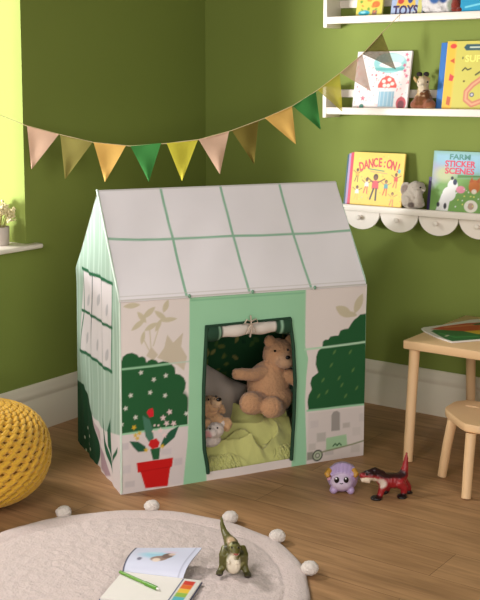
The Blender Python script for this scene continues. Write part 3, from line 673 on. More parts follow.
# --- lowest shelf
zs = ZLOW + .0065
def dance(p, w, h):
    p.mix(np.ones(p.X.shape), (242, 208, 92)); confetti(p, w, h, 40, ((238, 180, 80), (246, 226, 140), (230, 120, 110), (120, 190, 180)), (.001, .003))
    p.line([(.32 * w, .70 * h), (.62 * w, .67 * h)], .005, (70, 140, 110)); p.line([(.36 * w, .655 * h), (.68 * w, .625 * h)], .003, (230, 140, 120))
    def kid(x, y, s, top, leg, skin=(120, 76, 52)):
        p.ell((x * w, (y + .10 * s) * h), .035 * w * s, .045 * h * s, (60, 40, 34)); p.ell((x * w, (y + .085 * s) * h), .022 * w * s, .03 * h * s, skin)
        p.poly([((x - .045 * s) * w, (y + .05 * s) * h), ((x + .045 * s) * w, (y + .05 * s) * h), ((x + .05 * s) * w, (y - .06 * s) * h), ((x - .05 * s) * w, (y - .06 * s) * h)], top)
        p.line([((x - .04 * s) * w, (y + .03 * s) * h), ((x - .12 * s) * w, (y + .09 * s) * h)], .0045 * s, skin); p.line([((x + .04 * s) * w, (y + .03 * s) * h), ((x + .13 * s) * w, (y + .08 * s) * h)], .0045 * s, skin)
        p.line([((x - .02 * s) * w, (y - .06 * s) * h), ((x - .06 * s) * w, (y - .2 * s) * h)], .0065 * s, leg); p.line([((x + .02 * s) * w, (y - .06 * s) * h), ((x + .02 * s) * w, (y - .21 * s) * h)], .0065 * s, leg)
    kid(.47, .42, 1.35, (220, 80, 90), (50, 46, 56)); kid(.30, .42, .8, (250, 230, 220), (216, 70, 80)); kid(.68, .40, .8, (90, 160, 170), (216, 60, 60), (180, 120, 90)); kid(.10, .60, .7, (226, 170, 70), (120, 80, 60)); kid(.12, .28, .75, (240, 234, 226), (226, 190, 90)); kid(.86, .54, .75, (216, 80, 70), (220, 90, 80)); kid(.82, .20, .7, (238, 200, 90), (210, 120, 90), (190, 130, 90)); p.ell((.91 * w, .68 * h), .03 * w, .04 * h, (110, 190, 190))
a, b = yp(348.5, 203, -.095)[0], yp(399.5, 207, -.095)[0]
book('picture_book', 'yellow picture book with dancing children and arched red title DANCE-ON', a, b, .250, zs, dance, -.086, 9.5, .010, (240, 206, 96), titles=(('DANCE:ON!', .056, .53, .815, (216, 84, 84), 1.5, .62),))
for k, (n_, c_, dx, sk) in enumerate((('pink red', (214, 60, 84), -.022, -1.0), ('lilac', (176, 150, 196), -.040, -1.0), ('dark teal', (40, 92, 100), -.056, -2.0))):
    book('hardback_book', n_ + ' book edge showing at the side behind the yellow picture book' if k != 2 else 'dark teal book at the outer end of the books behind the yellow picture book', a + dx, a + dx + .235, .246 - .006 * k, zs, plain(c_), -.086 + .0125 * (k + 1) , 9.5, .010, c_)
def farm(p, w, h):
    p.mix(np.ones(p.X.shape), (122, 168, 84)); p.poly([(0, .62 * h), (w, .62 * h), (w, h), (0, h)], (150, 196, 214), soft=.02); p.poly([(0, .4 * h), (.16 * w, .56 * h), (.3 * w, .72 * h), (0, .8 * h)], (176, 166, 196), soft=.02); p.ell((.25 * w, .62 * h), .2 * w, .12 * h, (192, 200, 150), soft=.012)
    p.poly([(.5 * w, .62 * h), (w, .62 * h), (w, .60 * h), (.5 * w, .57 * h)], (86, 140, 60))
    p.ell((.42 * w, .44 * h), .10 * w, .10 * h, (240, 238, 234)); p.ell((.36 * w, .30 * h), .13 * w, .12 * h, (240, 238, 234), .5); p.poly([(.12 * w, .02 * h), (.36 * w, .02 * h), (.40 * w, .3 * h), (.22 * w, .3 * h)], (238, 236, 234)); p.ell((.46 * w, .50 * h), .04 * w, .05 * h, (40, 50, 80)); p.ell((.40 * w, .56 * h), .03 * w, .03 * h, (40, 40, 48)); p.ell((.16 * w, .12 * h), .03 * w, .04 * h, (44, 44, 50)); p.ell((.30 * w, .1 * h), .03 * w, .05 * h, (50, 48, 54)); p.ell((.58 * w, .38 * h), .09 * w, .06 * h, (236, 150, 170))
    p.ell((.84 * w, .44 * h), .11 * w, .11 * h, (206, 116, 50)); p.poly([(.73 * w, .5 * h), (.78 * w, .6 * h), (.82 * w, .52 * h)], (196, 96, 44)); p.poly([(.86 * w, .52 * h), (.93 * w, .6 * h), (.95 * w, .5 * h)], (196, 96, 44)); p.ell((.84 * w, .36 * h), .05 * w, .04 * h, (240, 226, 206))
    p.ell((.80 * w, .12 * h), .13 * w, .10 * h, (236, 230, 216)); p.ell((.80 * w, .12 * h), .06 * w, .055 * h, (190, 160, 140)); confetti(p, w, h, 16, ((240, 230, 120), (240, 240, 236)), (.002, .004), (.5, .1, .95, .4))
a, b = yp(424.5, 209, -.11)[0], yp(476, 213, -.11)[0]
book('sticker_book', 'light blue and green sticker book with a cow and pink title', a, b, .268, zs, farm, -.062, 8, .008, (178, 186, 200), titles=(('FARM', .032, .52, .905, (90, 150, 140), 0, 1.25), ('STICKER', .037, .53, .79, (222, 84, 106), 0, 1.02), ('SCENES', .037, .53, .675, (222, 84, 106), 0, 1.1)))
book('hardback_book', 'dark purple book edge showing between the elephant and sticker book', a - .020, a + .17, .150, zs, plain((70, 56, 100)), -.050, 8, .010, (70, 56, 100))
# --- top shelf
zs = ZTOP + .0065
def kitch(p, w, h):
    p.mix(np.ones(p.X.shape), (216, 204, 92)); p.ell((.32 * w, .12 * h), .22 * w, .06 * h, (40, 160, 180)); p.ell((.28 * w, .135 * h), .1 * w, .025 * h, (150, 216, 220)); p.poly([(.62 * w, .08 * h), (.8 * w, .07 * h), (.82 * w, .17 * h), (.64 * w, .18 * h)], (150, 110, 100)); p.ell((.75 * w, .3 * h), .15 * w, .07 * h, (226, 120, 60)); confetti(p, w, h, 30, ((230, 130, 60), (120, 160, 60)), (.003, .008))
a, b = yp(353, 14, -.11)[0], yp(379, 13.5, -.11)[0]
book('picture_book', 'lime yellow book with a teal oval, cropped by the top edge of the picture', a, b, .21, zs, kitch, -.090, 12, .012, (216, 204, 92))
def toys(p, w, h):
    p.mix(np.ones(p.X.shape), (170, 186, 214)); p.poly([(.86 * w, 0), (w, 0), (w, h), (.86 * w, h)], (206, 200, 120)); p.poly([(.14 * w, .2 * h), (.8 * w, .2 * h), (.74 * w, .42 * h), (.2 * w, .42 * h)], (226, 190, 90)); p.ell((.3 * w, .34 * h), .1 * w, .06 * h, (196, 70, 60)); p.ell((.6 * w, .36 * h), .08 * w, .07 * h, (60, 70, 140)); p.line([(.5 * w, .06 * h), (.84 * w, .12 * h)], .006, (230, 230, 230))
a, b = yp(388, 13, -.11)[0], yp(419, 12.5, -.11)[0]
book('picture_book', 'pale blue book with chunky title lettering, cropped by the top edge of the picture', a, b, .21, zs, toys, -.090, 12, .012, (170, 186, 214), titles=(('TOYS', .06, .47, .13, (70, 56, 96), 0, .8),))
a = yp(460, 10, -.11)[0]
book('hardback_book', 'glossy turquoise blue book at the outer end of the top shelf', a, a + .24, .10, zs, lambda p, w, h: (p.mix(np.ones(p.X.shape), (30, 150, 190)), p.line([(.1 * w, .3 * h), (.45 * w, .45 * h)], .008, (120, 210, 226))), -.112, 8, .02, (30, 150, 190))

# --- plush toys on the shelves (frame: x along wall, y into wall)
def shelf_pt(x, y, Y, root): return yp(x, y, Y) - np.array(root)
k_ = 1 / 205.0
def wpt(root): return lambda x, y, Y=-.07: yp(x, y, Y) - np.array(root)
r = np.array([yp(423, 106, -.066)[0], -.066, ZMID + .0065])
g = thing('plush_giraffe', 'plush giraffe with dark horns sitting on the shelf between two books', 'soft toy', r); q = wpt(r); tb = MB()
tb.ell(q(423, 103), (.046, .038, .050)); tb.tube([q(424, 100), q(423.5, 92, -.07), q(423, 86, -.07)], [.040, .029, .022]); tb.ell(q(423, 83, -.085), (.026, .030, .030)); tb.ell(q(422.5, 88, -.112), (.020, .018, .017))
tb.ell(q(415.5, 79.5, -.075), (.008, .006, .018), (0, -.5, 0)); tb.ell(q(428.5, 80, -.075), (.007, .006, .014), (0, .5, 0)); tb.ell(q(416, 105, -.085), (.026, .026, .024)); tb.ell(q(429.5, 105, -.085), (.028, .028, .026))
tb.tube([q(420, 77, -.075), q(419.6, 74.5, -.075)], [.007, .007]); tb.tube([q(426, 77, -.075), q(426.2, 74.5, -.075)], [.007, .007])
cf = [(q(422.5, 87, -.11), (.036, .04, .042), (226, 208, 178), .5), (q(423, 103, -.08), (.085, .07, .032), (150, 92, 66), .5)]
for i in range(26):
    cf.append((q(424 + random.uniform(-8, 7), random.uniform(91, 104), -.11 + random.uniform(0, .02)), (.010, .03, .008), (116, 72, 40), .3))
blob('body', tb, .0042, M_fur, g, 3, .0015, 120, base=(206, 172, 112), colfn=cf)
for x in (419.5, 426.3): MB().ell(q(x, 74.3, -.075), (.0135, .011, .011)).build('horn', mat('dark_plush', (34, 24, 22), .9, .1, 80), g)
for x in (418.8, 427.6): MB().ell(q(x, 82, -.108), .0045).build('eye', M_black, g)
r = np.array([yp(413, 207, -.066)[0], -.066, ZLOW + .0065])
g = thing('plush_elephant', 'grey plush elephant sitting beside the yellow picture book', 'soft toy', r); q = wpt(r); tb = MB()
tb.ell(q(412, 199), (.050, .044, .052)); tb.ell(q(416, 189, -.085), (.038, .036, .036)); tb.ell(q(405.5, 189, -.07), (.026, .011, .034), (0, .3, 0)); tb.ell(q(422.5, 187, -.065), (.014, .010, .024), (0, -.5, 0))
tb.tube([q(417, 191, -.115), q(418.5, 197, -.122), q(419, 203, -.120)], [.019, .016, .014]); tb.tube([q(408, 198, -.10), q(407, 205, -.108)], [.022, .022]); tb.tube([q(419, 199, -.09), q(420, 206, -.10)], [.02, .022]); tb.ell(q(411, 205, -.10), (.026, .026, .02)); tb.tube([q(422, 190, -.10), q(425, 191, -.11)], [.007, .005])
blob('body', tb, .0042, M_fur, g, 3, .003, 120, base=(196, 184, 168), colfn=[(q(405, 190, -.08), (.02, .02, .026), (150, 132, 122), .4), (q(411, 205, -.115), (.016, .016, .012), (110, 96, 88), .4)])
for x in (413, 420.5): MB().ell(q(x, 187.5, -.115), .0042).build('eye', M_black, g)
r = np.array([yp(438, 11, -.066)[0], -.066, ZTOP + .0065])
g = thing('plush_toy', 'white plush toy with blue markings, cropped by the top edge of the picture', 'soft toy', r); q = wpt(r); tb = MB()
tb.ell(q(437, 1), (.070, .05, .062)); tb.ell(q(450, 5, -.075), (.032, .034, .04)); tb.ell(q(437, -14, -.075), (.055, .048, .05)); tb.ell(q(429, 9, -.09), (.03, .03, .016)); tb.ell(q(442, 9.5, -.09), (.03, .03, .016))
tb.ell(q(428, -24, -.075), (.016, .01, .024)); tb.ell(q(447, -24, -.075), (.016, .01, .024))
blob('body', tb, .0045, M_fur, g, 3, .002, 120, base=(230, 224, 220), colfn=[(q(434, -1, -.12), (.022, .03, .02), (70, 110, 170), .4), (q(442, -1, -.12), (.018, .03, .018), (60, 90, 150), .4), (q(452, 6, -.10), (.02, .04, .03), (160, 170, 150), .5)])
r = np.array([yp(458, 10, -.09)[0], -.085, ZTOP + .0065])
g = thing('toy_figure', 'small rust red plush toy between the white plush and turquoise book', 'soft toy', r); q = wpt(r); tb = MB()
tb.ell(q(457, 6, -.085), (.024, .03, .036)); tb.ell(q(457, -3, -.085), (.022, .022, .022)); tb.ell(q(455, 10, -.10), (.016, .02, .011)); tb.ell(q(460, 10, -.10), (.016, .02, .011))
blob('body', tb, .004, M_fur, g, 3, .002, 120, base=(140, 56, 42))

# ------------------------------------------------------------------ sill plant
r = np.array([-.058, -1.345, WZ0 + .022]); r[:2] = zp(-1, 245, WZ0 + .022)[:2]
pl_ = thing('flower_pot', 'beige pot of dried cream flowers on the window sill', 'potted plant', r)
MB().lathe([(0, 0), (.040, 0), (.043, .004), (.045, .078), (.041, .078), (.040, .066), (0, .064)], 28).build('pot', mat('beige_ceramic', (188, 176, 166), .7, .06, 20, .1, 80), pl_)
stm = MB(); bl = MB()
for k in range(64):
    a = random.uniform(0, 2 * PI); e = random.uniform(.1, 1) ** .6; rr = .062 * e; h = .105 + .055 * math.sqrt(max(0, 1 - e * e)) + random.uniform(-.012, .014)
    tip = (rr * math.cos(a), rr * math.sin(a), h); stm.tube([(rr * .25 * math.cos(a), rr * .25 * math.sin(a), .06), (rr * .6 * math.cos(a), rr * .6 * math.sin(a), h * .75), tip], .0011, seg=5)
    for j in range(9):
        bl.ell(np.array(tip) + RNG.normal(0, .0085, 3), random.uniform(.0038, .0066), seg=7, rings=5)
stm.build('stems', mat('dry_stem', (150, 140, 80), .8), pl_); bl.build('flower_heads', mat('dried_cream_flower', (232, 218, 170), .9, .2, 90), pl_)

# ------------------------------------------------------------------ table, stool
TZ = .4875; tx, ty = 1.468, -.624
t = thing('childrens_table', 'pale birch low table with round legs standing against the back wall', 'table', (tx + .3, ty + .3, 0))
MB().box((-.30, -.30, TZ - .036), (.36, .285, TZ), bev=.006).build('tabletop', M_wood, t)
for (x0, y0, x1, y1) in ((-.270, -.255, -.262, -.315), (-.245, .225, -.247, .250), (.30, .225, .31, .250), (.30, -.255, .31, -.315)):
    MB().tube([(x0, y0, TZ - .037), (x0 + (x1 - x0) * .5, y0 + (y1 - y0) * .5, .23), (x1, y1, .003)], [.0215, .0205, .0195], seg=20, dome=False).build('leg', M_wood, t)
zst = .262
sc_ = np.array([1.835, -.665, 0]); st_ = thing('stool', 'small pale birch stool with a hole in its seat beside the table', 'stool', sc_, 0)
# flat seat with cut, rounded corners and a finger slot
sa_ = zp(444.5, 408, zst)[:2]; st_.location = (sa_[0] + .15, sa_[1], 0)
o_ = np.array([(0, 0), (.147, -.14), (.21, -.14), (.30, -.06), (.30, .10), (.26, .16), (.035, .16), (-.004, .11)]) - np.array([.155, 0])
for _ in range(3): o_ = np.stack([o_ * .86 + np.roll(o_, -1, 0) * .14, o_ * .14 + np.roll(o_, -1, 0) * .86], 1).reshape(-1, 2)
hc = np.array([-.072, .078]); n_ = len(o_); th = np.arctan2(o_[:, 1] - hc[1], o_[:, 0] - hc[0])
hole = hc + np.stack([.028 * np.cos(th), .008 * np.sin(th)], 1); rings = []
big = hc + np.stack([.029 * np.cos(th), .009 * np.sin(th)], 1)
for pts, z in ((hole, zst - .03), (hole, zst - .001), (big, zst), (o_ * .98, zst), (o_, zst - .005), (o_, zst - .026), (o_ * .97, zst - .030), (hole, zst - .03)):
    rings.append(np.c_[pts, np.full(n_, z)])
ms = MB(); P = np.array(rings).transpose(1, 0, 2); ms.grid(P, wrap=True); ms.build('seat', M_wood, st_)
sl_ = np.array(st_.location[:2]); f1 = zp(441.8, 476.5)[:2] - sl_; f2 = zp(466, 499)[:2] - sl_
for fx, fy in (f1, f2, -f1 * .95, -f2 * .95):
    MB().tube([(fx * .74, fy * .74, zst - .031), (fx * .87, fy * .87, zst * .5), (fx, fy, .003)], [.0195, .0185, .0175], seg=18, dome=False).build('leg', M_wood, st_)

# open board book on the table
bkr = np.array([*zp(455, 333, TZ)[:2], TZ]); ob = thing('board_book', 'open board book with green, red and yellow pages lying on the table', 'book', bkr)
out = [zp(x, y, TZ + .006)[:2] - bkr[:2] for x, y in ((421.5, 328.5), (424, 331), (438, 337.5), (452, 342), (500, 338), (520, 326), (500, 317.5), (470, 320), (440, 325.5), (424, 327.5))]
MB().prism([(*p, .001) for p in out], (0, 0, .006)).build('pages', M_paper, ob, smooth=False)
xs = np.array(out); X, Y = rect_grid(xs[:, 0].min(), xs[:, 0].max(), xs[:, 1].min(), xs[:, 1].max(), .003)
l2 = lambda *pts: [tuple(zp(x, y, TZ + .0085)[:2] - bkr[:2]) for x, y in pts]
p = Paint(X, Y, (232, 226, 216)); p.poly(l2((431, 331), (434, 329.5), (460, 330), (480, 333), (520, 328), (500, 338), (452, 341.5), (444, 338)), (28, 110, 56))
p.poly(l2((430, 329), (440, 326.5), (466, 323), (500, 321), (520, 328), (490, 333), (466, 331), (440, 329.5)), (196, 66, 40)); p.poly(l2((464, 331), (480, 330), (500, 326), (500, 331), (478, 334)), (226, 180, 50)); p.line(l2((446, 327), (470, 325), (480, 324)), .02, (214, 120, 80)); p.line(l2((440, 333), (455, 337), (478, 336)), .012, (60, 150, 80)); p.line(l2((446, 336), (448, 335)), .012, (210, 214, 190)); p.poly(l2((472, 324), (500, 319), (500, 322), (476, 325)), (40, 80, 46))
def inside(P2, poly):
    ins = np.zeros(P2[0].shape, bool); n = len(poly)
    for i in range(n):
        (x0, y0), (x1, y1) = poly[i], poly[(i + 1) % n]
        if y0 != y1: c = (P2[1] < y0) != (P2[1] < y1); ins ^= c & (P2[0] < x0 + (P2[1] - y0) * (x1 - x0) / (y1 - y0))
    return ins
cen = xs.mean(0); IN = inside((X, Y), [tuple(cen + (q_ - cen) * .975) for q_ in xs])
nx, ny = X.shape; idx = np.arange(nx * ny).reshape(nx, ny); ok = IN[:-1, :-1] & IN[1:, :-1] & IN[1:, 1:] & IN[:-1, 1:]
fcs = np.stack([idx[:-1, :-1], idx[1:, :-1], idx[1:, 1:], idx[:-1, 1:]], -1)[ok]
MB().add(np.stack([X, Y, 0 * X + .0076], -1), fcs.tolist(), cols=p.C).build('printed_spread', M_paintsmooth, ob)

# ------------------------------------------------------------------ pouf
pc = np.array([.470, -1.906, 0]); RX, HH = .222, .358
pf = thing('pouf', 'mustard yellow chunky knitted round pouf beside the rug', 'pouf', pc)
M_knit = mat('mustard_knit_yarn', (222, 172, 50), .95, .2, 70, .7, 300, sheen=.2)
def pouf_pt(lat, lon, d=0):
    c, s = math.cos(lat), math.sin(lat); c = abs(c) ** .85; z = math.copysign(abs(s) ** .92, s)
    return np.array([(RX + d) * c * math.cos(lon), (RX + d) * c * math.sin(lon), HH / 2 + (HH / 2 + d) * z])
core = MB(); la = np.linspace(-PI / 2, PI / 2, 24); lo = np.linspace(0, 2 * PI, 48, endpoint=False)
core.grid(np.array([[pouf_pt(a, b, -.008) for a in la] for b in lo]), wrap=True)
core.build('inner_bag', mat('shadow_mustard_lining', (160, 112, 28), .95, .1, 30), pf)  # lining colour darkened so the gaps between strands look shaded
kn = MB(); NC = 30; NR = 26
for j in range(NR + 1):
    l0 = -1.46 + 2.92 * j / NR; dl = 2.92 / NR; cw = max(.12, math.cos(l0)); pts = []; m = NC * 8
    for k in range(m + 1):
        lon = k * 2 * PI / m; ph = lon * NC + (PI if j % 2 else 0)
        pts.append(pouf_pt(l0 + dl * .46 * math.sin(ph), lon + .35 * (2 * PI / NC) * .5 * math.sin(2 * ph), .004 * math.cos(ph) * cw))
    kn.tube(pts, .0112 * (.45 + .55 * cw), seg=7, dome=False)
zmin = min(v[:, 2].min() for v in kn.v)
kn.build('knitted_cover', M_knit, pf, (0, 0, max(0, -zmin)))

# ------------------------------------------------------------------ rug
rc_ = np.array([1.316, -2.142, 0]); RR = .578
rg = thing('round_rug', 'round cream fleecy rug edged with white pom-poms', 'rug', rc_)
M_rug = mat('cream_fleece', (216, 198, 192), 1.0, .16, 45, 1.0, 150, spec=.1, sheen=.3)
nr, na = 130, 420; rr_ = np.linspace(.0, 1, nr) ** .8 * RR; aa = np.linspace(0, 2 * PI, na, endpoint=False)
Rg, Ag = np.meshgrid(rr_, aa, indexing='ij'); Xg, Yg = Rg * np.cos(Ag), Rg * np.sin(Ag)
edge = np.clip((RR - Rg) / .02, 0, 1)
Zg = .004 + .012 * np.sqrt(1 - (1 - edge) ** 2) + .006 * np.exp(-((Rg - (RR - .035)) / .022) ** 2) - .004 * np.exp(-((Rg - (RR - .075)) / .008) ** 2)
nz_ = np.array([noise.noise(Vector((x * 34, y * 34, 0))) + .6 * noise.noise(Vector((x * 80, y * 80, 3))) for x, y in zip(Xg.ravel(), Yg.ravel())]).reshape(Xg.shape)
Zg += nz_ * .0035 * np.where(Rg < RR - .07, 1, .45) * edge
wob = 1 + .006 * np.sin(Ag * 7) + .004 * np.sin(Ag * 17)
mg = MB().grid(np.stack([Xg * wob, Yg * wob, Zg], -1).transpose(1, 0, 2), wrap=True)
mg.build('pile', M_rug, rg)
M_pom = mat('white_yarn_pom', (232, 220, 210), 1.0, .15, 120, 1.0, 300, sheen=.3)
angs = [math.atan2(*(zp(x, y, .02)[:2] - rc_[:2])[::-1]) for x, y in ((66, 516), (151, 509), (229, 519), (278, 537), (312, 569), (0, 536))]
step = 2 * PI / 13.4; amin = min(angs); amax = max(angs)
lo_ = sorted(angs)
a = lo_[0] - step
while a > lo_[-1] - 2 * PI + step * .6: angs.append(a); a -= step
for a in angs:
    rp = RR + .010; pm = MB(); cx, cy = rp * math.cos(a), rp * math.sin(a)
    V = []; bm = bmesh.new(); bmesh.ops.create_icosphere(bm, subdivisions=4, radius=1)
    for v in bm.verts:
        n_ = v.co.normalized(); k = 1 + .10 * noise.noise(n_ * 6 + Vector((a * 9, 0, 0))) + .10 * noise.noise(n_ * 15)
        v.co = n_ * .027 * k; v.co.z *= .78; v.co += Vector((cx, cy, .0235))
    pm.bm(bm); pm.build('pom_pom', M_pom, rg)

# ------------------------------------------------------------------ activity pad and pencil on the rug
RZ = .022
pr0 = np.array([*zp(150, 585, RZ)[:2], RZ]); pad = thing('activity_pad', 'open activity pad with a curled printed page and rainbow strip lying on the rug', 'book', pr0)
l3 = lambda x, y, z=.0: zp(x, y, RZ + z) - pr0
a_, b_ = l3(122.5, 574)[:2], l3(182.5, 581)[:2]           # spine edge
du = (b_ - a_); wl_ = np.hypot(*du); du /= wl_
dv = np.array([du[1], -du[0]])                            # towards the camera
if dv @ (l3(150, 600)[:2]) < 0: dv = -dv
def pad_pt(s, t, z): q_ = a_ + du * s + dv * t; return (q_[0], q_[1], z)
WP = wl_ + .062; HP = .185
mb_ = MB(); mb_.prism([pad_pt(-.004, -.002, 0), pad_pt(WP, -.002, 0), pad_pt(WP, HP, 0), pad_pt(-.004, HP, 0)], (0, 0, .0022)); mb_.build('back_cover', mat('navy_card', (52, 66, 110), .5, .05, 30), pad, smooth=False)
mb_ = MB(); mb_.prism([pad_pt(0, 0, .0023), pad_pt(WP - .003, 0, .0023), pad_pt(WP - .003, HP - .006, .0023), pad_pt(0, HP - .006, .0023)], (0, 0, .006)); mb_.build('pages', M_paper, pad, smooth=False)
X, Y = rect_grid(wl_ + .002, WP - .006, .004, HP - .01, .002); p = Paint(X, Y, (226, 222, 214))
x0, x1 = wl_ + .012, WP - .016; cl = ((210, 60, 46), (228, 110, 40), (236, 196, 60), (150, 186, 70), (90, 180, 190), (80, 130, 190))
for k, c in enumerate(cl):
    y0 = .014 + k * .026; p.poly([(x0, y0), (x1, y0), (x1, y0 + .026), (x0, y0 + .026)], c)
p.line([(wl_ + .004, 0), (wl_ + .004, HP)], .005, (60, 76, 120))
V = a_[None, None, :] + du * X[..., None] + dv * Y[..., None]
MB().grid(np.concatenate([V, np.full(X.shape + (1,), .0088)], -1), 0, p.C).build('colour_strip', M_paintsmooth, pad)
# curled page: rises from the spine and bends over backwards
X, T = np.meshgrid(np.linspace(0, wl_ + .002, 60), np.linspace(0, 1, 60), indexing='ij')
p = Paint(X, T * .15, (206, 208, 226))
p.ell((.42 * wl_, .090), .045, .020, (160, 204, 224), soft=.008); p.ell((.50 * wl_, .070), .026, .016, (150, 124, 112), .3); p.ell((.60 * wl_, .090), .016, .018, (120, 98, 90), -.4); p.ell((.47 * wl_, .060), .012, .010, (226, 206, 190)); p.ell((.65 * wl_, .100), .01, .008, (214, 190, 176)); p.ell((.20 * wl_, .060), .007, .009, (120, 116, 136)); p.ell((.36 * wl_, .104), .02, .006, (190, 216, 226)); p.ell((.6 * wl_, .115), .02, .006, (214, 196, 214)); p.line([(0, 0), (0, .15)], .010, (70, 70, 92)); p.line([(.93 * wl_, 0), (.93 * wl_, .15)], .003, (150, 150, 172))
sx = X / wl_; ang_ = 1.40 * np.exp(-3.4 * T) - .16 + .30 * T ** 2 * sx
nT = 60; yy = np.zeros_like(T); zz_ = np.zeros_like(T); L_ = .128 + .016 * sx
for k in range(1, nT):
    yy[:, k] = yy[:, k - 1] - np.cos(ang_[:, k]) * (L_[:, k] / nT); zz_[:, k] = zz_[:, k - 1] + np.sin(ang_[:, k]) * (L_[:, k] / nT)
V = a_[None, None, :] + du * (X + .10 * T * sx * .2)[..., None] + dv * yy[..., None]
cg = MB(); cg.grid(np.concatenate([V, (zz_ + .0086)[..., None]], -1), 0, p.C)
V2 = V - dv * .0; cg.grid(np.concatenate([V - dv * .0025 * np.sin(ang_)[..., None], (zz_ + .0086 - .0025 * np.cos(ang_))[..., None]], -1), 0, None, (96, 92, 104), flip=True)  # underside coloured dark to stand for the shade beneath the page
cg.build('curled_page', M_paintsmooth, pad)
pn = thing('pencil', 'green felt pen lying across the activity pad', 'pen', (*zp(141, 582, RZ + .014)[:2], RZ + .0145)); pq = np.array(pn.location)
e0, e1 = zp(120, 572, RZ + .014) - pq, zp(159, 589.5, RZ + .014) - pq
M_gp = mat('green_plastic', (106, 158, 58), .4, .05, 30)
e0[2] = e1[2] = 0
MB().tube([e0, e0 * .3 + e1 * .7], .0048, seg=12).build('barrel', M_gp, pn)
MB().tube([e0 * .34 + e1 * .66, e0 * .06 + e1 * .94], .0062, seg=12).build('cap', mat('mid_green_plastic', (90, 150, 44), .35, .05, 30), pn)
MB().tube([e0 * .06 + e1 * .94, e0 * .0 + e1 * 1.0], [.004, .0015], seg=10).build('tip', M_paper, pn)

# ------------------------------------------------------------------ toy creatures on the floor (frame: x across the view, y away, z up)
def creature(name, label, px, py, z=0.0):
    b_ = zp(px, py, z); r_ = thing(name, label, 'toy', b_, CAM_Y)
    s_ = F / ((b_ - CP) @ fwd)
    def q(x, y, d=0.0):                                    # picture point at distance d behind the base -> local coordinates
        p_ = on_plane(x, y, b_ + fh * d, fh) - b_; return np.array([p_ @ rt, p_ @ fh, p_[2]])
    return r_, q, 1 / s_
# red dinosaur
rd, q, u1 = creature('toy_dinosaur', 'red toy dinosaur with a raised tail and black feet on the wooden floor', 388, 496)
tb = MB()
tb.tube([q(381, 479), q(387, 480.5, .005), q(394, 480.5, .01), q(400, 479, .015), q(403.8, 473.5, .02), q(405.4, 465, .025), q(406.3, 458, .028), q(406.8, 452.5, .03)], [.026, .029, .029, .028, .0175, .0115, .0075, .003])
tb.tube([q(383, 480), q(378, 476, -.004), q(372, 475, -.008)], [.025, .021, .020]); tb.ell(q(369.5, 475, -.012), (.028, .022, .018), (0, .1, 0)); tb.tube([q(369, 478.5, -.014), q(361.5, 479, -.016)], [.018, .012]); tb.ell(q(364, 475.3, -.016), (.017, .015, .012))
tb.tube([q(367, 472.5, -.02), q(375, 470, -.005), q(384, 473.5, .002)], [.008, .012, .009])
tb.tube([q(385, 484, -.010), q(381.5, 490, -.018), q(379.5, 496.5, -.022)], [.020, .013, .0105]); tb.ell(q(376.3, 498.2, -.030), (.022, .022, .009)); tb.ell(q(373.5, 498.6, -.034), (.010, .012, .007))
tb.tube([q(388, 484, .03), q(386.5, 490, .034), q(385.5, 493, .036)], [.017, .012, .010]); tb.ell(q(383.5, 494, .03), (.016, .02, .008))
tb.tube([q(399, 482, -.004), q(404.5, 488.5, -.004), q(403.5, 494.5, -.004)], [.023, .015, .011]); tb.ell(q(402, 496.5, -.012), (.019, .022, .009)); tb.ell(q(399.5, 497, -.018), (.009, .012, .007))
tb.tube([q(402, 480, .035), q(408, 487, .04), q(408.5, 491.5, .042)], [.020, .014, .011]); tb.ell(q(408.8, 493.5, .036), (.018, .020, .008))
cf = [(q(373, 469.5, .0), (.05, .04, .021), (40, 16, 18), .4), (q(388, 472.5, .0), (.045, .05, .018), (46, 16, 18), .4), (q(399, 473.5, .01), (.03, .04, .014), (50, 18, 20), .5),
      (q(368.5, 481.5, -.03), (.036, .035, .0150), (238, 222, 198), .25), (q(381, 484, -.032), (.024, .016, .018), (216, 196, 180), .4)]
for f_ in ((375, 500, -.03), (384, 494.5, .03), (403.5, 498, -.012), (410, 495, .034)): cf.append((q(*f_), (.032, .04, .019), (26, 16, 16), .3))
rdb = blob('body', tb, .0026, M_plastic, rd, 3, .0012, 140, base=(158, 34, 38), colfn=cf)
MB().ell(q(367, 474.5, -.036), .004).build('eye', M_black, rd)
# purple creature
pu, q, u1 = creature('toy_creature', 'round lilac toy creature with gold horns and big dark eyes on the floor', 341.5, 491)
tb = MB()
tb.ell(q(342.5, 476.5, .02), (.060, .056, .055)); tb.ell(q(341.5, 481.5, -.012), (.047, .040, .036))
for f_ in ((333.5, 489.5, -.022), (350.5, 490, -.022), (336, 484, .05), (351, 484, .05)): tb.ell(q(*f_), (.015, .018, .016))
for k in range(7):
    t_ = (k - 3) / 3.2; tb.tube([q(342 + 11 * t_, 473.5 + 2.2 * t_ * t_, -.028), q(342.5 + 11 * t_, 465.3 + 4.5 * t_ * t_, .002), q(343 + 9 * t_, 464 + 3 * t_ * t_, .05)], [.006, .011, .010])
pub = blob('body', tb, .0028, M_plastic, pu, 3, base=(188, 164, 206), colfn=[(q(341.3, 482, -.045), (.040, .04, .030), (212, 194, 216), .35)])
for x in (328.6, 354.6):
    sg = 1 if x > 340 else -1; h_ = MB()
    h_.tube([q(x - sg * 2.5, 474.5, .0), q(x, 471.5, -.012), q(x + sg * 1.5, 474, -.020), q(x + sg * .3, 476.8, -.026)], [.011, .0135, .0115, .007]); h_.build('horn', mat('gold_horn', (206, 152, 60), .4, .2, 90), pu)
    MB().ell(q(x + sg * -.6, 478.5, -.012), (.010, .007, .005), (0, sg * .5, 0)).build('ear', mat('pink_ear', (218, 160, 176), .5), pu)
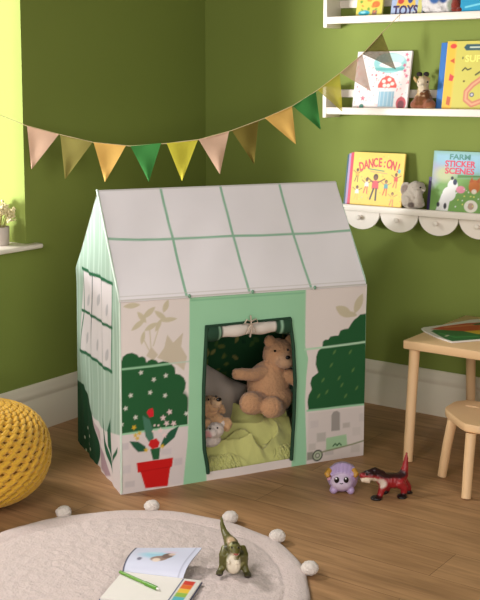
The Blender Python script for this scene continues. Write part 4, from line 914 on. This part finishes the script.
for x in (336.7, 346.2):
    e_ = MB().ell(q(x, 480, -.0495), (.0095, .005, .0115)).build('eye', M_black, pu); MB().ell(q(x - .5, 478.6, -.0545), (.0034, .002, .0036)).build('glint', M_shine, e_)
MB().tube([q(339.8, 483.2, -.055), q(341.3, 484, -.0555), q(342.8, 483.2, -.055)], .0013, seg=6).build('mouth', M_black, pu)
# green dinosaur on the rug
gd, q, u1 = creature('toy_dinosaur', 'olive green toy dinosaur with a pale belly standing upright on the rug', 233, 575, .02)
tb = MB()
tb.tube([q(221.4, 517, .13), q(222.0, 524, .12), q(224, 531, .105), q(227.5, 538, .08), q(231, 543, .055), q(233, 552, .03), q(233.5, 563, .012)], [.003, .007, .010, .0145, .022, .031, .029])
tb.ell(q(233.5, 562, .008), (.031, .034, .036)); tb.tube([q(233.5, 549, .02), q(234.5, 547.5, -.012)], [.023, .019]); tb.ell(q(235, 549, -.03), (.0165, .024, .013)); tb.ell(q(236, 552.5, -.046), (.012, .018, .0075)); tb.ell(q(236.3, 556.5, -.040), (.0115, .017, .0045), (.25, 0, 0))
for sg, hipx, knx, ftx, fty in ((-1, 226.8, 222.8, 220.4, 573), (1, 240.6, 244.2, 246.8, 575)):
    tb.tube([q(hipx, 548, .03), q((hipx * .5 + knx * .5) + sg * .8, 556, .010), q(knx, 565, .014), q(ftx, fty - 1.5, .0)], [.0175, .0170, .0120, .0095])
    tb.ell(q(ftx + sg * .8, fty - .2, -.008), (.012, .018, .008))
    for k in (-1, 0, 1): tb.tube([q(ftx + sg * .8 + k * 1.5, fty, -.012), q(ftx + sg * 1.6 + k * 2.9, fty + 1.2, -.028)], [.0058, .0025])
    tb.tube([q(233.5 + sg * 5, 555, .0), q(233.5 + sg * 5.8, 560, -.012), q(233.5 + sg * 4.5, 563.5, -.030)], [.008, .006, .004])
cf = [(q(236, 556, -.058), (.02, .024, .0075), (226, 208, 186), .3), (q(236, 554.6, -.062), (.008, .016, .003), (150, 60, 50), .4), (q(231, 541, .03), (.018, .03, .010), (196, 166, 130), .6)]
for k in range(22): cf.append((q(233 + random.uniform(-11, 11), random.uniform(530, 568), random.uniform(-.02, .02)), (.009, .03, .006), random.choice(((60, 58, 24), (150, 146, 90), (120, 112, 60))), .5))
cf.append((q(233.5, 566, -.03), (.022, .034, .042), (226, 214, 192), .35))
for f_ in ((219, 576, -.015), (248.5, 577.5, -.015)): cf.append((q(*f_), (.026, .034, .014), (44, 34, 26), .5))
gdb = blob('body', tb, .0024, M_plastic, gd, 3, .001, 160, base=(94, 90, 42), colfn=cf)
for x in (231.6, 238.6): MB().ell(q(x, 547.6, -.042), .003).build('eye', M_black, gd)
